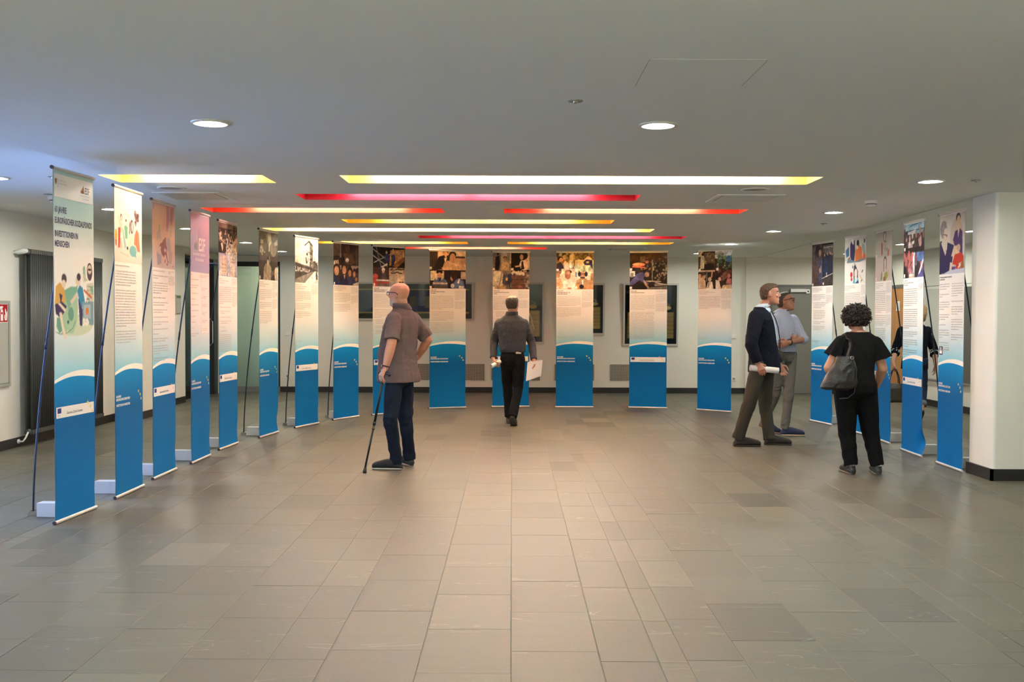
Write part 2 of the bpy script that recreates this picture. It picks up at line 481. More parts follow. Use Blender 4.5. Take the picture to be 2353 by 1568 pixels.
def build_ceiling():
    seam = (10.452, 10.458)
    ys = {YB - .2, YF + 4.6, seam[0], seam[1], 9.70, YF}
    xs = {XL - .3}
    for x0, x1, y0, c, l in SLOTS:
        xs |= {x0, x1}; ys |= {y0, y0 + SLOT_W}
    xs = sorted(xs); ys = sorted(ys)
    def edge(y): return 4.352 + max(0.0, y - 9.70) * 0.0367
    m = MB()
    def hole(xa, xb, ya, yb):
        cx, cy = (xa + xb) / 2, (ya + yb) / 2
        if seam[0] < cy < seam[1]: return True
        return any(x0 < cx < x1 and y0 < cy < y0 + SLOT_W for x0, x1, y0, _, _ in SLOTS)
    for j in range(len(ys) - 1):
        ya, yb = ys[j], ys[j + 1]
        for i in range(len(xs) - 1):
            if not hole(xs[i], xs[i + 1], ya, yb):
                m.quad((xs[i], yb, ZC), (xs[i + 1], yb, ZC), (xs[i + 1], ya, ZC), (xs[i], ya, ZC))
        cy = (ya + yb) / 2
        if seam[0] < cy < seam[1]: continue
        g = 0.012 if (9.70 <= cy <= YF) else 0.0
        m.quad((xs[-1], yb, ZC), (edge(yb) - g, yb, ZC), (edge(ya) - g, ya, ZC), (xs[-1], ya, ZC))
        m.quad((edge(yb), yb, ZC), (XR + .3, yb, ZC), (XR + .3, ya, ZC), (edge(ya), ya, ZC))
    # seam recess and slab above
    m.quad((XL - .3, seam[1], ZC + .01), (XR + .3, seam[1], ZC + .01), (XR + .3, seam[0], ZC + .01), (XL - .3, seam[0], ZC + .01), 1)
    m.quad((edge(YF) - .02, YF, ZC + .02), (edge(YF) + .01, YF, ZC + .02), (edge(9.7) + .01, 9.7, ZC + .02), (edge(9.7) - .02, 9.7, ZC + .02), 1)
    m.box(XL - .5, YB - .4, ZC + .60, XR + .5, YF + 4.8, ZC + .75)
    m.box(XL - .5, YB - .4, ZC, XL - .3, YF + 4.8, ZC + .6).box(XR + .3, YB - .4, ZC, XR + .5, YF + 4.8, ZC + .6).box(XL - .5, YB - .4, ZC, XR + .5, YB - .2, ZC + .6).box(XL - .5, YF + 4.6, ZC, XR + .5, YF + 4.8, ZC + .6)
    c = struct(m.build('ceiling', [M_CEIL, M_GREYMET]), 'matt off-white ceiling cut by coloured light slots')
    # access hatch
    h = MB()
    x0, x1, y0, y1 = 0.595, 1.115, 4.507, 5.03; w = .003; z0, z1 = ZC - .0015, ZC + .01
    h.box(x0, y0, z0, x1, y0 + w, z1).box(x0, y0, z0, x0 + w, y1, z1).box(x1 - w, y0, z0, x1, y1, z1)
    t = thing('ceiling_hatch', 'flush square access hatch in the ceiling nearest the camera', 'hatch', (0, 0, 0))
    h.build('hatch_frame', mat('hatch_edge', (.40, .40, .37), .6, var=.05), t)
    MB().box(x0 + w, y0 + w, ZC - .0008, x1 - w, y1 - .002, ZC + .008).build('hatch_panel', M_CEIL, t)
build_ceiling()

def build_slots():
    tube_m = mat('fluorescent_tube_glow', (1, 1, 1), 0.4, emit=(1.0, 0.96, 0.88), estr=TUBE_W, var=0.0)
    D = 0.30
    for k, (x0, x1, y0, c, lab) in enumerate(SLOTS):
        t = thing('ceiling_light_slot', lab, 'light slot', ((x0 + x1) / 2, y0 + SLOT_W / 2, ZC), group='coloured light slots in the ceiling')
        m = mat('slot_paint_%d' % (hash(c) % 9999), c, 0.55, var=0.03, vscale=(3, 3, 3))
        w, d = (x1 - x0) / 2, SLOT_W / 2; e = .012
        b = MB()
        # side boards with thickness, open below, closed above
        b.box(-w - e, -d - e, 0.0005, w + e, -d, D).box(-w - e, d, 0.0005, w + e, d + e, D)
        b.box(-w - e, -d, 0.0005, -w, d, D).box(w, -d, 0.0005, w + e, d, D)
        b.build('slot_side', m, t)
        MB().box(-w - e, -d - e, D, w + e, d + e, D + .02).build('slot_top', m, t)
        mg = .22 if c is PALE else .42
        n = max(1, round((2 * w - 2 * mg) / 1.2)); seg = (2 * w - 2 * mg) / n
        for i in range(n):
            xa = -w + mg + i * seg + .03; xb = xa + seg - .06
            MB().tube([(xa, .165, .115), (xb, .165, .115)], .020, 6).build('fluorescent_tube', tube_m, t)
build_slots()

DOWN = [  # x, y, label
    (-1.765, 6.03, 'round downlight nearest the camera, left one of the front pair'),
    (0.852, 6.05, 'round downlight nearest the camera, right one of the front pair'),
    (3.446, 8.50, 'round downlight at the right, nearest of the right-hand row'),
    (3.446, 11.05, 'round downlight second in the right-hand row, below the smoke detector in view'),
    (3.43, 13.52, 'round downlight third in the right-hand row, above the far right banners'),
    (3.40, 15.97, 'round downlight close above the right end of the back banner row, glowing on the ceiling'),
    (3.33, 18.34, 'small far round downlight near the back wall, at the right'),
    (-4.25, 8.47, 'round downlight cut by the left picture edge'),
    (-4.27, 10.96, 'round downlight between the first and second left banner'),
    (-4.23, 13.40, 'round downlight between the third and fourth left banner'),
    (-4.13, 15.96, 'far round downlight behind the fifth left banner'),
    (-4.07, 18.15, 'far round downlight beside the sixth left banner, near the glazing'),
    (5.98, 13.42, 'round downlight in the side bay, right beside the rightmost banner'),
    (6.01, 15.87, 'round downlight in the side bay, left of the second banner from the right'),
]
HID = [(-4.25, 6.03, 'round downlight left of the front pair, outside the picture'), (3.446, 6.03, 'round downlight right of the front pair, outside the picture'), (5.98, 11.0, 'round downlight in the side bay hidden by the pier'), (5.98, 18.3, 'round downlight at the far end of the side bay, hidden')]
FILL_GLOBE_W = 15.0         # emission of the fill globes added behind the camera

FILL_GLOBES = [(x, y) for x in (-3.6, -1.2, 1.2, 3.6) for y in (1.0, -.9, -2.8)]
def build_downlights():
    glow = mat('downlight_glow', (1, 1, 1), 0.3, emit=(0.97, 1.0, 0.93), estr=DOWN_W)
    rim_m = mat('downlight_rim', (0.62, 0.61, 0.57), 0.35, 0.2, var=0.02)
    refl = mat('glowing_reflector', (0.75, 0.78, 0.82), 0.2, 0.8, var=0.25, vscale=(60, 60, 60), emit=(0.85, 0.92, 1.0), estr=1.1)  # reflector emits by itself, in place of reflected lamp light
    rim = MB().lathe([(.088, -.004), (.092, -.010), (.112, -.008), (.114, .0)], n=28).mesh('rim', rim_m, True)
    ref = MB().lathe([(.089, -.003), (.062, -.0016)], n=28).mesh('reflector', refl)
    lam = MB().lathe([(.062, -.0016), (.0005, -.0016)], n=20).mesh('lamp', glow)
    for i, (x, y, l) in enumerate(DOWN + HID):
        t = thing('downlight', l, 'downlight', (x, y, ZC), group='round ceiling downlights')
        link('rim', rim, t); link('reflector', ref, t); link('lamp', lam, t)
    # fill globes added behind the camera to brighten the ceiling
    gm = mat('fill_glow', (1, 1, 1), .4, emit=(.97, 1.0, .86), estr=FILL_GLOBE_W)
    dome = MB().lathe([(.0005, -.64), (.07, -.632), (.125, -.60), (.155, -.54), (.15, -.48), (.11, -.435), (.03, -.41)], n=20).mesh('opal_dome', gm, True)
    colr = MB().lathe([(.03, -.41), (.012, -.39), (.012, -.03), (.06, -.02), (.06, 0)], n=14).mesh('pendant_stem', rim_m, True)
    for x, y in FILL_GLOBES:
        t = thing('fill_globe', 'added opal fill globe behind the camera, brightening the ceiling', 'lamp', (x, y, ZC), group='added fill globes behind the camera')
        link('opal_dome', dome, t); link('pendant_stem', colr, t)
build_downlights()

def wall(name, m, label):
    return struct(m.build(name, M_WALL), label)

def build_walls():
    T = .3
    # left wall: window bay beside the camera, pilaster, glazed door
    wy0, wy1, wz0, wz1 = 5.0, 9.2, 0.30, 2.50
    m = MB()
    m.box(XL - T, YB, 0, XL, wy0, ZC).box(XL - T, wy0, 0, XL, wy1, wz0).box(XL - T, wy0, wz1, XL, wy1, ZC)
    m.box(XL - T, wy1, 0, XL, 17.28, ZC).box(XL - T, 17.28, 2.50, XL, 19.27, ZC).box(XL - T, 19.27, 0, XL, YF, ZC)
    wall('wall_left', m, 'cream left wall')
    wall('wall_pilaster', MB().box(XL, 14.35, 0, -5.21, 14.93, ZC), 'cream pilaster on the left wall')
    # far wall
    m = MB()
    m.box(-4.43, YF, 0, XR + T, YF + T, ZC).box(XL - T, YF, 2.49, -4.43, YF + T, ZC).box(4.45, YF - .07, 0, 4.90, YF, ZC)
    wall('wall_back', m, 'cream back wall behind the banner row')
    m = MB().box(XR, YB, 0, XR + T, YF + T, ZC)
    wall('wall_right', m, 'cream right wall of the side bay')
    m = MB().box(XL - T, YB - T, 0, XR + T, YB, ZC)
    wall('wall_front', m, 'plain wall behind the camera')
    # free-standing pier on the right
    p = MB()
    r = .03; x0, x1, y0, y1 = 4.345, 5.75, 9.25, 9.72
    pts = [(x1, y0), (x1, y1), (x0, y1)] + [(x0 + r - r * math.cos(a), y0 + r - r * math.sin(a)) for a in [k * PI / 12 for k in range(7)]]
    p.prism(pts, 0, ZC)
    pier = struct(p.build('wall_pier', M_WALL), 'broad white pier at the right picture edge')
    # skirting boards
    def sk(name, mb, label): struct(mb.build(name, M_BASE), label)
    h, t = .105, .016
    b = MB().box(XL, YB, 0, XL + t, 14.35, h).box(XL, 14.93, 0, XL + t, 17.25, h).box(-5.21, 14.35 - t, 0, -5.21 + t, 14.93 + t, h)
    b.box(XL, 14.35 - t, 0, -5.21, 14.35, h).box(XL, 14.93, 0, -5.21, 14.93 + t, h)
    sk('baseboard_left', b, 'black skirting along the left wall')
    b = MB().box(-4.43, YF - t, 0, 4.45, YF, h).box(4.45 - t, YF - .07 - t, 0, 4.90 + t, YF - .07, h).box(4.45 - t, YF - .07, 0, 4.45, YF, h).box(4.9, YF - .07, 0, 4.9 + t, YF, h).box(5.77, YF - t, 0, XR, YF, h)
    sk('baseboard_back', b, 'black skirting along the back wall')
    b = MB().box(XR - t, YB, 0, XR, 17.85, h).box(XR - t, 18.95, 0, XR, YF, h)
    sk('baseboard_right', b, 'black skirting along the right wall')
    b = MB().box(x0 - .022, y0 - .022, 0, x1, y0 + .001, h).box(x0 - .022, y0 - .022, 0, x0 + .001, y1 + .022, h)
    sk('baseboard_pier', b, 'black skirting around the pier')
    # window in the left wall, beside the camera
    fr = MB(); g = MB(); w = .06; n = 4; xa, xb = XL - .16, XL - .08
    for k in range(n + 1):
        y = wy0 + (wy1 - wy0 - w) * k / n; fr.box(xa, y, wz0, xb, y + w, wz1)
    fr.box(xa, wy0, wz0, xb, wy1, wz0 + w).box(xa, wy0, wz1 - w, xb, wy1, wz1)
    wo = struct(fr.build('window_1', M_DARKFRAME), 'dark framed window in the left wall beside the camera')
    for k in range(n):
        ya = wy0 + (wy1 - wy0 - w) * k / n + w; yb = wy0 + (wy1 - wy0 - w) * (k + 1) / n
        MB().box(XL - .125, ya, wz0 + w, XL - .117, yb, wz1 - w).build('pane', M_GLASS, wo)
    # glazed screen in the back wall, left
    fr = MB()
    fr.box(XL, YF + .02, 2.40, -4.43, YF + .09, 2.49).box(XL, YF + .02, 0.10, XL + .05, YF + .09, 2.4).box(-4.47, YF + .02, .10, -4.43, YF + .09, 2.4)
    wo = struct(fr.build('window_2', M_DARKFRAME), 'green tinted glass screen in the back wall corner')
    MB().box(XL, YF + .01, 0, -4.43, YF + .10, .10).build('kick_plate', mat('grey_kick_plate', (.20, .19, .17), .5, var=.05), wo)
    MB().box(XL + .05, YF + .045, .10, -4.47, YF + .057, 2.40).build('pane', M_GREENGLASS, wo)
    # corridor behind the screen
    m = MB().box(XL - T, 20.75, 0, -3.0, 20.95, ZC).box(-3.2, YF + T, 0, -3.0, 20.75, ZC).box(XL - T, YF + T, 0, XL - .1, 20.75, ZC)
    struct(m.build('wall_corridor', mat('corridor_paint', (.72, .73, .63), .8, var=.02)), 'pale green corridor wall seen through the glass screen')
    lt = thing('corridor_fill_lamp', 'added round lamp lighting the corridor behind the glass screen', 'lamp', (-4.6, 20.3, ZC))  # lamp added out of view to light the built corridor
    MB().lathe([(.0005, -.03), (.15, -.03), (.16, .0)], n=20).build('diffuser', mat('corridor_fill_glow', (1, 1, 1), .4, emit=(1, .98, .88), estr=8.0), lt)
    # glazed door in the left wall
    fr = MB(); xa, xb = XL - .20, XL - .10
    fr.box(xa, 17.28, 0, xb, 17.32, 2.5).box(xa, 19.03, 0, XL - .02, 19.27, 2.42).box(xa, 17.28, 2.30, xb, 19.27, 2.36).box(xa, 17.28, 2.44, xb, 19.27, 2.50)
    d = struct(fr.build('door_1', M_DARKFRAME), 'dark framed glass entrance door in the left wall')
    MB().box(XL - .155, 17.32, -0.06, XL - .145, 18.95, 2.30).build('pane', glass_mat('door_glass', (.11, .12, .12)), d)  # pane tinted very dark to hold back the strong sky behind it
    MB().box(XL - .155, 17.32, 2.36, XL - .145, 19.2, 2.44).build('pane', M_GREENGLASS, d)
    MB().box(XL - .18, 18.95, 0, XL - .12, 19.03, 2.30).build('door_leaf', mat('steel_leaf', (.30, .34, .38), .35, .6, var=.03), d)
    hb = MB().tube([(XL - .09, 18.99, .9), (XL - .04, 18.99, .95), (XL - .04, 18.99, 1.35), (XL - .09, 18.99, 1.4)], .014, 8)
    hb.build('door_handle', M_CHROME, d)
    # grey door in the back wall
    d = struct(MB().box(4.92, YF - .03, 0, 4.96, YF, 2.08).box(5.73, YF - .03, 0, 5.77, YF, 2.08).box(4.92, YF - .03, 2.04, 5.77, YF, 2.08).build('door_2', mat('door_frame_grey', (.13, .13, .11), .5, var=.04)), 'grey steel door in the back wall behind the two men')
    MB().box(4.96, YF - .022, .01, 5.73, YF, 2.04).build('door_leaf', mat('door_grey', (.19, .185, .155), .5, var=.03), d)
    MB().box(5.30, YF - .075, 1.94, 5.60, YF - .022, 2.0).build('door_closer', M_ALU, d)
    MB().box(5.60, YF - .05, 1.915, 5.67, YF - .022, 1.995).build('control_box', M_WHITEPL, d)
    MB().lathe([(.0005, 0), (.016, 0)], (0, 0, 0), 12).build('lens', M_DARKFRAME, d, loc=(5.635, YF - .052, 1.955)).rotation_euler = (PI / 2, 0, 0)
    MB().tube([(5.03, YF - .02, 1.05), (5.03, YF - .07, 1.05), (5.15, YF - .07, 1.05)], .011, 8).build('door_handle', M_ALU, d)
    # wooden door in the right wall
    wood = mat('orange_beech', (.44, .19, .045), .45, var=.18, vscale=(2, 18, 1.2))
    d = struct(MB().box(XR - .03, 17.85, 0, XR, 17.90, 2.05).box(XR - .03, 18.90, 0, XR, 18.95, 2.05).box(XR - .03, 17.85, 1.99, XR, 18.95, 2.05).build('door_3', mat('door_frame_grey', (.13, .13, .11))), 'orange beech door in the right wall behind the banners')
    MB().box(XR - .02, 17.90, .01, XR, 18.90, 1.99).build('door_leaf', wood, d)
    MB().tube([(XR - .02, 18.02, 1.05), (XR - .07, 18.02, 1.05), (XR - .07, 18.14, 1.05)], .011, 8).build('door_handle', M_ALU, d)
    # picture rail groove line on the right wall
    struct(MB().box(XR - .006, 9.7, 1.985, XR, 17.85, 1.993).build('trim_1', M_GREYMET), 'thin grey line along the right wall at door height')
build_walls()
# ------------------------------------------------------------------ banners
BW, BH = 0.60, 2.50            # printed width, height of the top rail
PAPER = '#f1ebe2'
PICS = {}
PICS[2] = (PAPER, "v #d9d2c8 60 100;p #d8d2bf 17 47 12 36 14 35 22 44 28 45 30 58 20 60;e #6b4a4a 24 38 3.5 5;e #e9d6c4 24 39 2.2 3.5;e #6d5a4a 41 41 3 2;p #7fb59a 34 50 40 47 47 50 46 66 38 66;e #6a4450 62 48 6 10;e #ead9c8 63 48 3.2 7;l #6a4450 1.3 54 42 53 58;s #6b3f48 14 4 74 28 86 42;p #f0876a 72 58 80 50 88 55 90 70 92 82 82 82 76 74 69 72;l #c9604c .6 80 52 78 72;e #e8a13f 6 63 4 8;p #e0623d 3 70 9 70 8 78 4 78;p #e2533f 13 53 22 52 19 80 13 80;t #d86a6a 18 66 24 66 26 80 22 80;p #9dbfc4 27 52 31 54 42 78 36 80;e #3c3c4c 46 79 3 2.4;e #79b7bd 66 82 13 8;p #79b7bd 68 88 78 92 76 84;l #b9b0a0 .5 20 86 34 88 50 90;t #cdd5b8 50 60 66 60 66 75 50 75;l #b9a890 .5 36 32 46 33 56 36")
PICS[3] = ('#d9b49a', "v #cdbab8 55 100;r #c7a3a2 0 0 100 3;p #c9a3a4 0 0 12 0 9 12 0 14;p #b48f97 62 0 74 0 73 25 68 42 60 40 62 20;p #b48f97 78 0 94 0 92 20 84 32 76 24 78 10;p #bfae9c 78 32 86 34 85 48 78 50 76 42;p #b6a89c 28 32 34 33 36 44 40 54 34 60 30 54 18 58 20 46 26 42;p #b5a6a0 62 52 76 50 80 62 78 70 88 74 84 90 72 92 70 72 62 70;p #8b5d5f 54 52 58 50 60 62 63 66 61 74 64 78 55 78 50 82 44 80 40 78 36 72 38 66 30 66 34 62 42 60 46 56;e #cdbab8 55 71 4.5 3;p #8b5d5f 58 78 63 76 66 86 70 88 68 92 64 87;e #8b5d5f 55 88 2 3;e #8b5d5f 64 93 3 1.6;p #a9a3b0 18 76 40 80 38 92 22 96;l #cbb3a6 .8 10 18 10 30;e #8b5d5f 90 95 2 1.2")
PICS[4] = ('#d5b2c2', "v #b9aac6 20 55;v #a9a6c4 55 100")
PICS[5] = ('#a9adba', "r #3a2c22 0 0 100 57;r #70604c 0 0 100 14;r #2a1f18 0 10 100 16;s #8a765e 60 3 0 14 100 34;s #221812 70 3 0 16 75 40;s #d8c4a6 45 2.2 0 20 75 40;p #c9b292 30 57 100 22 100 57;s #efe0c6 60 2.4 40 36 100 57;s #3a2c22 50 1.6 34 34 100 56;p #2a1f18 0 34 22 40 18 57 0 57;p #e6d3b4 12 40 20 36 24 46 20 54;r #1d1712 78 4 88 16;r #1d1712 92 4 98 18;r #a5acbd 0 57 49 100;r #b1b4c0 51 57 100 100;r #d8bfa2 10 61 42 97;r #d6c0a4 60 60 88 98;r #b49a80 20 67 32 68.2;r #b49a80 15 76 38 79;r #b49a80 15 83 38 85.5;r #b49a80 15 89 38 91;r #b49a80 64 65 84 67;r #b49a80 64 70 84 73;r #8d7764 64 80 71 81.5;r #8d7764 76 83 83 84.5;r #8d7764 66 90 72 91.5;r #f0e8e0 2 91 7 98;r #f0e8e0 50 91 55 98")
PICS[6] = ('#7d7458', "v #5c5140 0 45;h #c6bfa0 52 12 13 12;p #cfc6ad 45 6 62 8 68 28 58 26 56 40 50 40 50 22;e #8a8272 76 34 17 16;s #cbbf9a 14 3 4 28 30 46;l #c8b98c .8 4 44 10 34 18 36 26 44;r #cdbf9a 8 18 22 26;p #cfc8b6 78 22 98 12 98 24 82 28;r #3a2a22 0 50 100 100;r #53403a 0 50 100 60;e #3c2b22 46 58 7 7;p #97856c 22 100 24 76 34 66 52 64 64 74 66 90 60 100;p #6d5b48 60 82 78 78 80 86 62 92;e #c3ae92 46 63 5 6;e #d2c1a6 92 80 10 9;p #b7a58c 80 84 100 80 100 100 84 100;l #c9b998 1.2 54 52 56 62;l #c9b998 .9 56 80 62 92;r #f0e8e0 2 92 7 98")
PICS[7] = ('#efe8e4', "v #d9cdc9 30 60;p #3a3232 40 14 60 4 74 12 76 18 70 16 58 8 40 18;p #e9e2dc 42 18 60 9 74 17 76 56 44 58;p #6e6460 62 10 74 17 76 56 64 58;s #4a4040 26 2.2 44 18 76 50;r #3a3232 48 32 54 38;r #3a3232 62 30 74 36;r #3a3232 62 44 74 48;r #3a3232 46 50 52 56;r #2f2828 62 52 67 66;r #2f2828 70 54 74 66;p #57504c 76 50 86 48 98 58 98 68 76 66;s #2c2626 14 1.6 78 52 98 66;p #4a4242 0 54 58 62 98 68 98 74 70 74 0 92;l #6c6260 .8 0 55 98 68;l #e8e0da 1.1 2 64 2 74 7 73;l #e8e0da 1 11 65 11 74;l #e8e0da 1 15 66 15 74 20 66;l #e8e0da 1 23 66 23 74 28 73;l #e8e0da 1 31 74 31 67 35 72 38 67 38 74;l #e8e0da .8 44 68 44 74 48 74;l #e8e0da .8 51 69 51 75 55 75;l #e8e0da .8 58 70 58 75 62 70;p #8a807c 0 92 70 74 80 74 40 100 0 100;p #efe8e2 40 100 84 72 100 74 100 100;e #3a3232 92 76 3 3;p #57504c 88 78 96 78 97 90 90 92")
PICS[8] = ('#4a3023', "r #3a241a 0 0 100 52;r #62493a 0 0 30 30;r #8d7a68 26 0 30 34;r #4c3528 86 0 100 50;e #5c3d2a 56 12 9 9;p #5a3a22 36 48 42 24 60 18 78 26 86 44 70 50;e #d7c4ae 54 39 7 5;p #2a1a14 26 34 42 30 46 44 32 48;p #b9a08a 2 42 20 40 22 50 2 52;r #d9c7b4 0 53 30 62;r #9c8672 70 52 100 64;e #4a2a20 14 58 14 9;e #d49a74 13 66 9 11;e #3a2118 42 54 11 9;e #c98f6c 42 63 8 10;p #1f2b66 0 74 14 78 26 100 0 100;p #1c2350 24 80 44 72 54 80 58 100 26 100;e #2d1c18 66 64 9 9;e #b97f5e 64 70 6 8;p #23305e 56 80 72 78 80 100 58 100;e #2d1c18 84 66 8 8;e #b0785a 82 72 5 7;p #202c58 74 82 90 80 96 100 78 100;e #2d1c18 95 62 6 7;e #b0785a 90 84 5 5;p #c9b6a4 76 96 100 90 100 100 76 100;p #e2a97e 40 76 46 74 44 86;r #f0e8e0 2 93 7 99;r #f0e8e0 2 45 7 51")
PICS[9] = ('#2a231c', "r #241d17 0 0 100 52;l #b8b0a4 .9 0 6 40 30;l #b8b0a4 .8 4 40 52 18;l #c9c2b4 .7 0 22 44 48;l #9a9286 .7 10 0 26 52;p #c98a30 54 8 98 4 98 22 60 46 50 46;p #8a5a22 60 46 98 22 98 34 72 52;s #ecbb62 20 2.6 62 6 96 24;e #d8a078 42 14 3 4;e #d8a078 62 13 3.2 4;p #28356c 36 20 48 19 50 34 38 34;p #2c3c7c 56 19 68 18 70 34 58 34;p #232a4a 40 34 48 34 46 44 38 46;p #232a4a 58 34 68 34 64 46 56 46;p #c9b8a0 24 50 44 40 46 44 30 52;r #4a2820 0 52 50 100;e #cfc4b8 32 57 5 5;e #c99a78 32 62 3.6 4.4;p #4e4a46 27 66 38 65 42 82 28 84;r #c8281e 0 72 16 100;e #d83a2a 8 74 8 6;r #d6c8b4 10 82 50 86;r #b82a1e 10 87 50 92;r #6e5a50 14 92 50 100;r #c9a878 50 52 100 92;l #3a2e26 1.6 54 58 60 54 66 58;l #3a2e26 1.6 70 56 78 54 88 56 96 54;l #3a2e26 1.4 56 64 64 66 74 62 90 66;e #a99474 62 60 4 5;p #bda888 56 66 70 66 72 90 54 90;p #d8bc90 74 68 98 66 98 88 74 88;r #9d9488 50 88 70 100;s #2e2622 18 2.6 68 88 100 99;r #f0e8e0 2 92 7 98")
PICS[10] = ('#d6b48c', "r #caa47a 0 0 100 50;r #3a2a1e 0 0 22 50;r #e0c29a 24 0 40 30;r #e6c9a0 64 0 100 26;r #4a3220 66 12 98 18;r #b98e62 70 18 100 44;e #6e4e38 44 4 8 5;e #d39a72 43 9 7 9;p #241c1c 10 46 26 14 40 10 48 24 42 48 18 50;p #e8dccb 40 18 46 18 45 30 42 30;p #241c1c 46 12 56 8 54 26 48 24;e #1e1614 63 8 10 8;e #cc8e64 63 16 7.5 11;p #b98a5c 58 26 70 24 72 32 60 34;p #d3a878 34 50 40 30 56 24 62 32 72 26 86 32 90 50;p #c99a70 32 46 46 32 50 38 46 48;e #dba880 47 43 4 4;l #a87a50 .6 62 34 64 50;r #c9a076 84 36 100 50;r #2e2420 0 50 100 52.5;r #2a2024 0 52 100 100;r #e8d2a4 2 53 38 78;r #d6bc8e 38 53 40 78;r #c2a888 86 54 100 74;e #1f1618 27 56 9 5;e #cf9a72 27 65 6.5 8;p #5470a4 8 90 12 76 22 70 34 70 46 78 50 92 8 92;p #efe0cc 17 68 22 66 21 76 17 76;p #efe0cc 32 66 36 68 36 76 33 76;p #22304e 24 72 31 72 29 80 26 80;p #dcc4a4 8 84 50 84 48 88 10 88;r #56504e 10 90 50 100;e #3e241c 66 63 10 11;p #c98c6a 58 66 64 76 62 80 57 74;p #56709e 62 100 66 82 78 72 92 78 98 100;p #efe4d0 76 84 80 72 84 73 80 86;r #e6d0ae 80 92 94 99;e #d8d0c0 63 92 5 6;r #f0e0c8 0 42 6 49;r #f0e0c8 0 93 6 99")
PICS[11] = ('#6e5a48', "r #7d6c5e 0 0 50 52;r #b3a392 22 0 50 30;p #8d7f72 40 0 48 0 44 44 34 44;e #241c18 14 4 3 3;p #2a221e 6 46 8 12 18 8 20 30 16 50;e #2c1e18 34 14 5 4;e #a8744e 34 18 4.4 6;p #c9a464 20 44 24 30 38 24 46 32 44 48 24 48;l #9c9488 1 38 30 50 38;l #9c9488 1 36 36 50 46;r #1f1712 50 0 100 52;p #c9b49c 84 0 100 0 100 46 90 46;e #231512 84 8 11 11;e #c99474 78 12 4.6 8;p #ead8c8 72 32 76 22 88 20 96 28 94 46 78 48;p #2a2220 78 24 82 22 86 44 76 48;p #d09c7c 60 36 74 34 74 38 62 40;r #c9b28c 0 51 28 100;r #e0caa0 4 50 22 78;l #8a7458 1 26 52 16 100;p #4b4048 28 60 60 56 66 72 40 90 26 84;r #38344e 40 60 62 80;r #b88f34 35 68 41 76;r #a9823a 12 90 36 100;r #c9b083 62 52 84 60;r #6b3d26 51 62 86 100;l #3e2218 .6 51 73 86 73;l #3e2218 .6 51 88 86 88;r #9b836a 86 58 100 100;s #4e3a2c 22 3 86 56 100 100;s #d9c4a0 24 2.6 52 50 90 62;l #2a2028 1.2 44 76 48 100;r #f0e0c8 0 42 6 48;r #f0e0c8 49 42 56 48;r #f0e0c8 0 93 6 99")
PICS[12] = ('#d9bf94', "r #7d6a44 0 0 50 52;r #4f4024 0 0 50 12;s #b9a578 18 4 0 0 50 20;e #2c1e18 10 16 8 6;e #c98c62 13 20 5 6;p #38243a 0 48 2 30 12 26 20 40 12 52 0 52;p #eadcc6 18 30 24 22 32 28 34 44 22 44;r #cfc27c 36 6 46 24;h #e6efe8 39 32 8 12;e #f4fbf4 38 34 3.6 8;p #4c7c9c 32 50 46 50 44 44 34 44;r #c9b59a 14 44 50 52;r #5a4a28 50 0 100 20;s #8a7a44 20 4 52 0 100 16;s #cfd0a8 44 4 50 20 100 52;s #7a9048 16 3 60 34 100 52;e #c98c5e 86 13 5 5;p #eadcc6 76 18 84 10 95 16 96 22 78 24;p #2c2c58 72 26 80 18 96 20 98 46 90 34 76 34;e #d9ced0 84 26 4 3;r #b9cc9c 50 36 72 46;r #e0cba0 0 52 50 100;e #8a5a34 6 54 8 6;e #b97848 5 62 5 7;p #d89a60 0 72 12 70 20 92 4 100 0 100;e #3c241c 33 52 9 5;e #b06c40 31 60 8 12;e #c98c5e 30 55 5 4;p #eddfc9 20 78 32 74 44 70 50 80 50 100 18 100;e #b9744c 36 97 6 3;r #e8cfa8 50 52 100 86;r #5f86ae 51 53 55 66;r #a86c34 92 56 100 78;e #b97046 70 60 8 9;e #1f2438 62 58 4 7;e #1f2438 80 58 4 7;l #241c1c 1 63 58 78 58;p #241c24 63 66 78 66 72 78;p #b98850 52 92 54 76 64 70 80 70 88 80 86 92;p #efe0cc 68 76 73 74 73 92 70 92;r #c98644 50 90 100 100;e #232028 68 92 6 6;r #c98e50 86 74 100 90;r #f0e4d4 0 44 7 50;r #f0e4d4 50 44 57 50;r #f0e4d4 0 92 7 98;r #f0e4d4 50 92 57 98")
PICS[13] = ('#2e2018', "r #4a3216 0 0 100 26;v #2a1c14 14 40;r #6e5c3e 28 10 42 26;s #7a6848 24 2.4 44 10 100 40;e #f07a10 24 32 17 5;e #ffb840 22 31 12 2.6;l #e85a10 1.4 8 38 40 40;s #b06a28 12 2 30 40 60 46;e #a9632e 46 25 5 4;l #9c8c70 .9 60 20 60 76;l #b8a888 1.1 44 77 82 78;r #c2b23c 62 38 65 48;r #a89c3c 95 40 99 50;r #cfc4b4 0 50 14 64;r #7a7060 2 54 10 66;s #8a7a60 30 1.8 66 44 100 74;e #3a241a 47 54 7 5;e #bc8058 46 59 6 7;p #4c4678 0 82 18 58 34 52 42 60 36 70 52 84 46 88 26 74 14 84 0 90;p #c48c62 36 74 42 78 54 98 50 98 40 86;r #241a16 0 88 34 100;p #8f8676 64 86 100 84 100 88 68 90;p #6e6456 50 94 100 90 100 100 44 100;p #b8ac98 70 80 98 86 98 88 66 82;r #f0e0cc 0 42 7 49;r #f0e0cc 0 92 7 98")
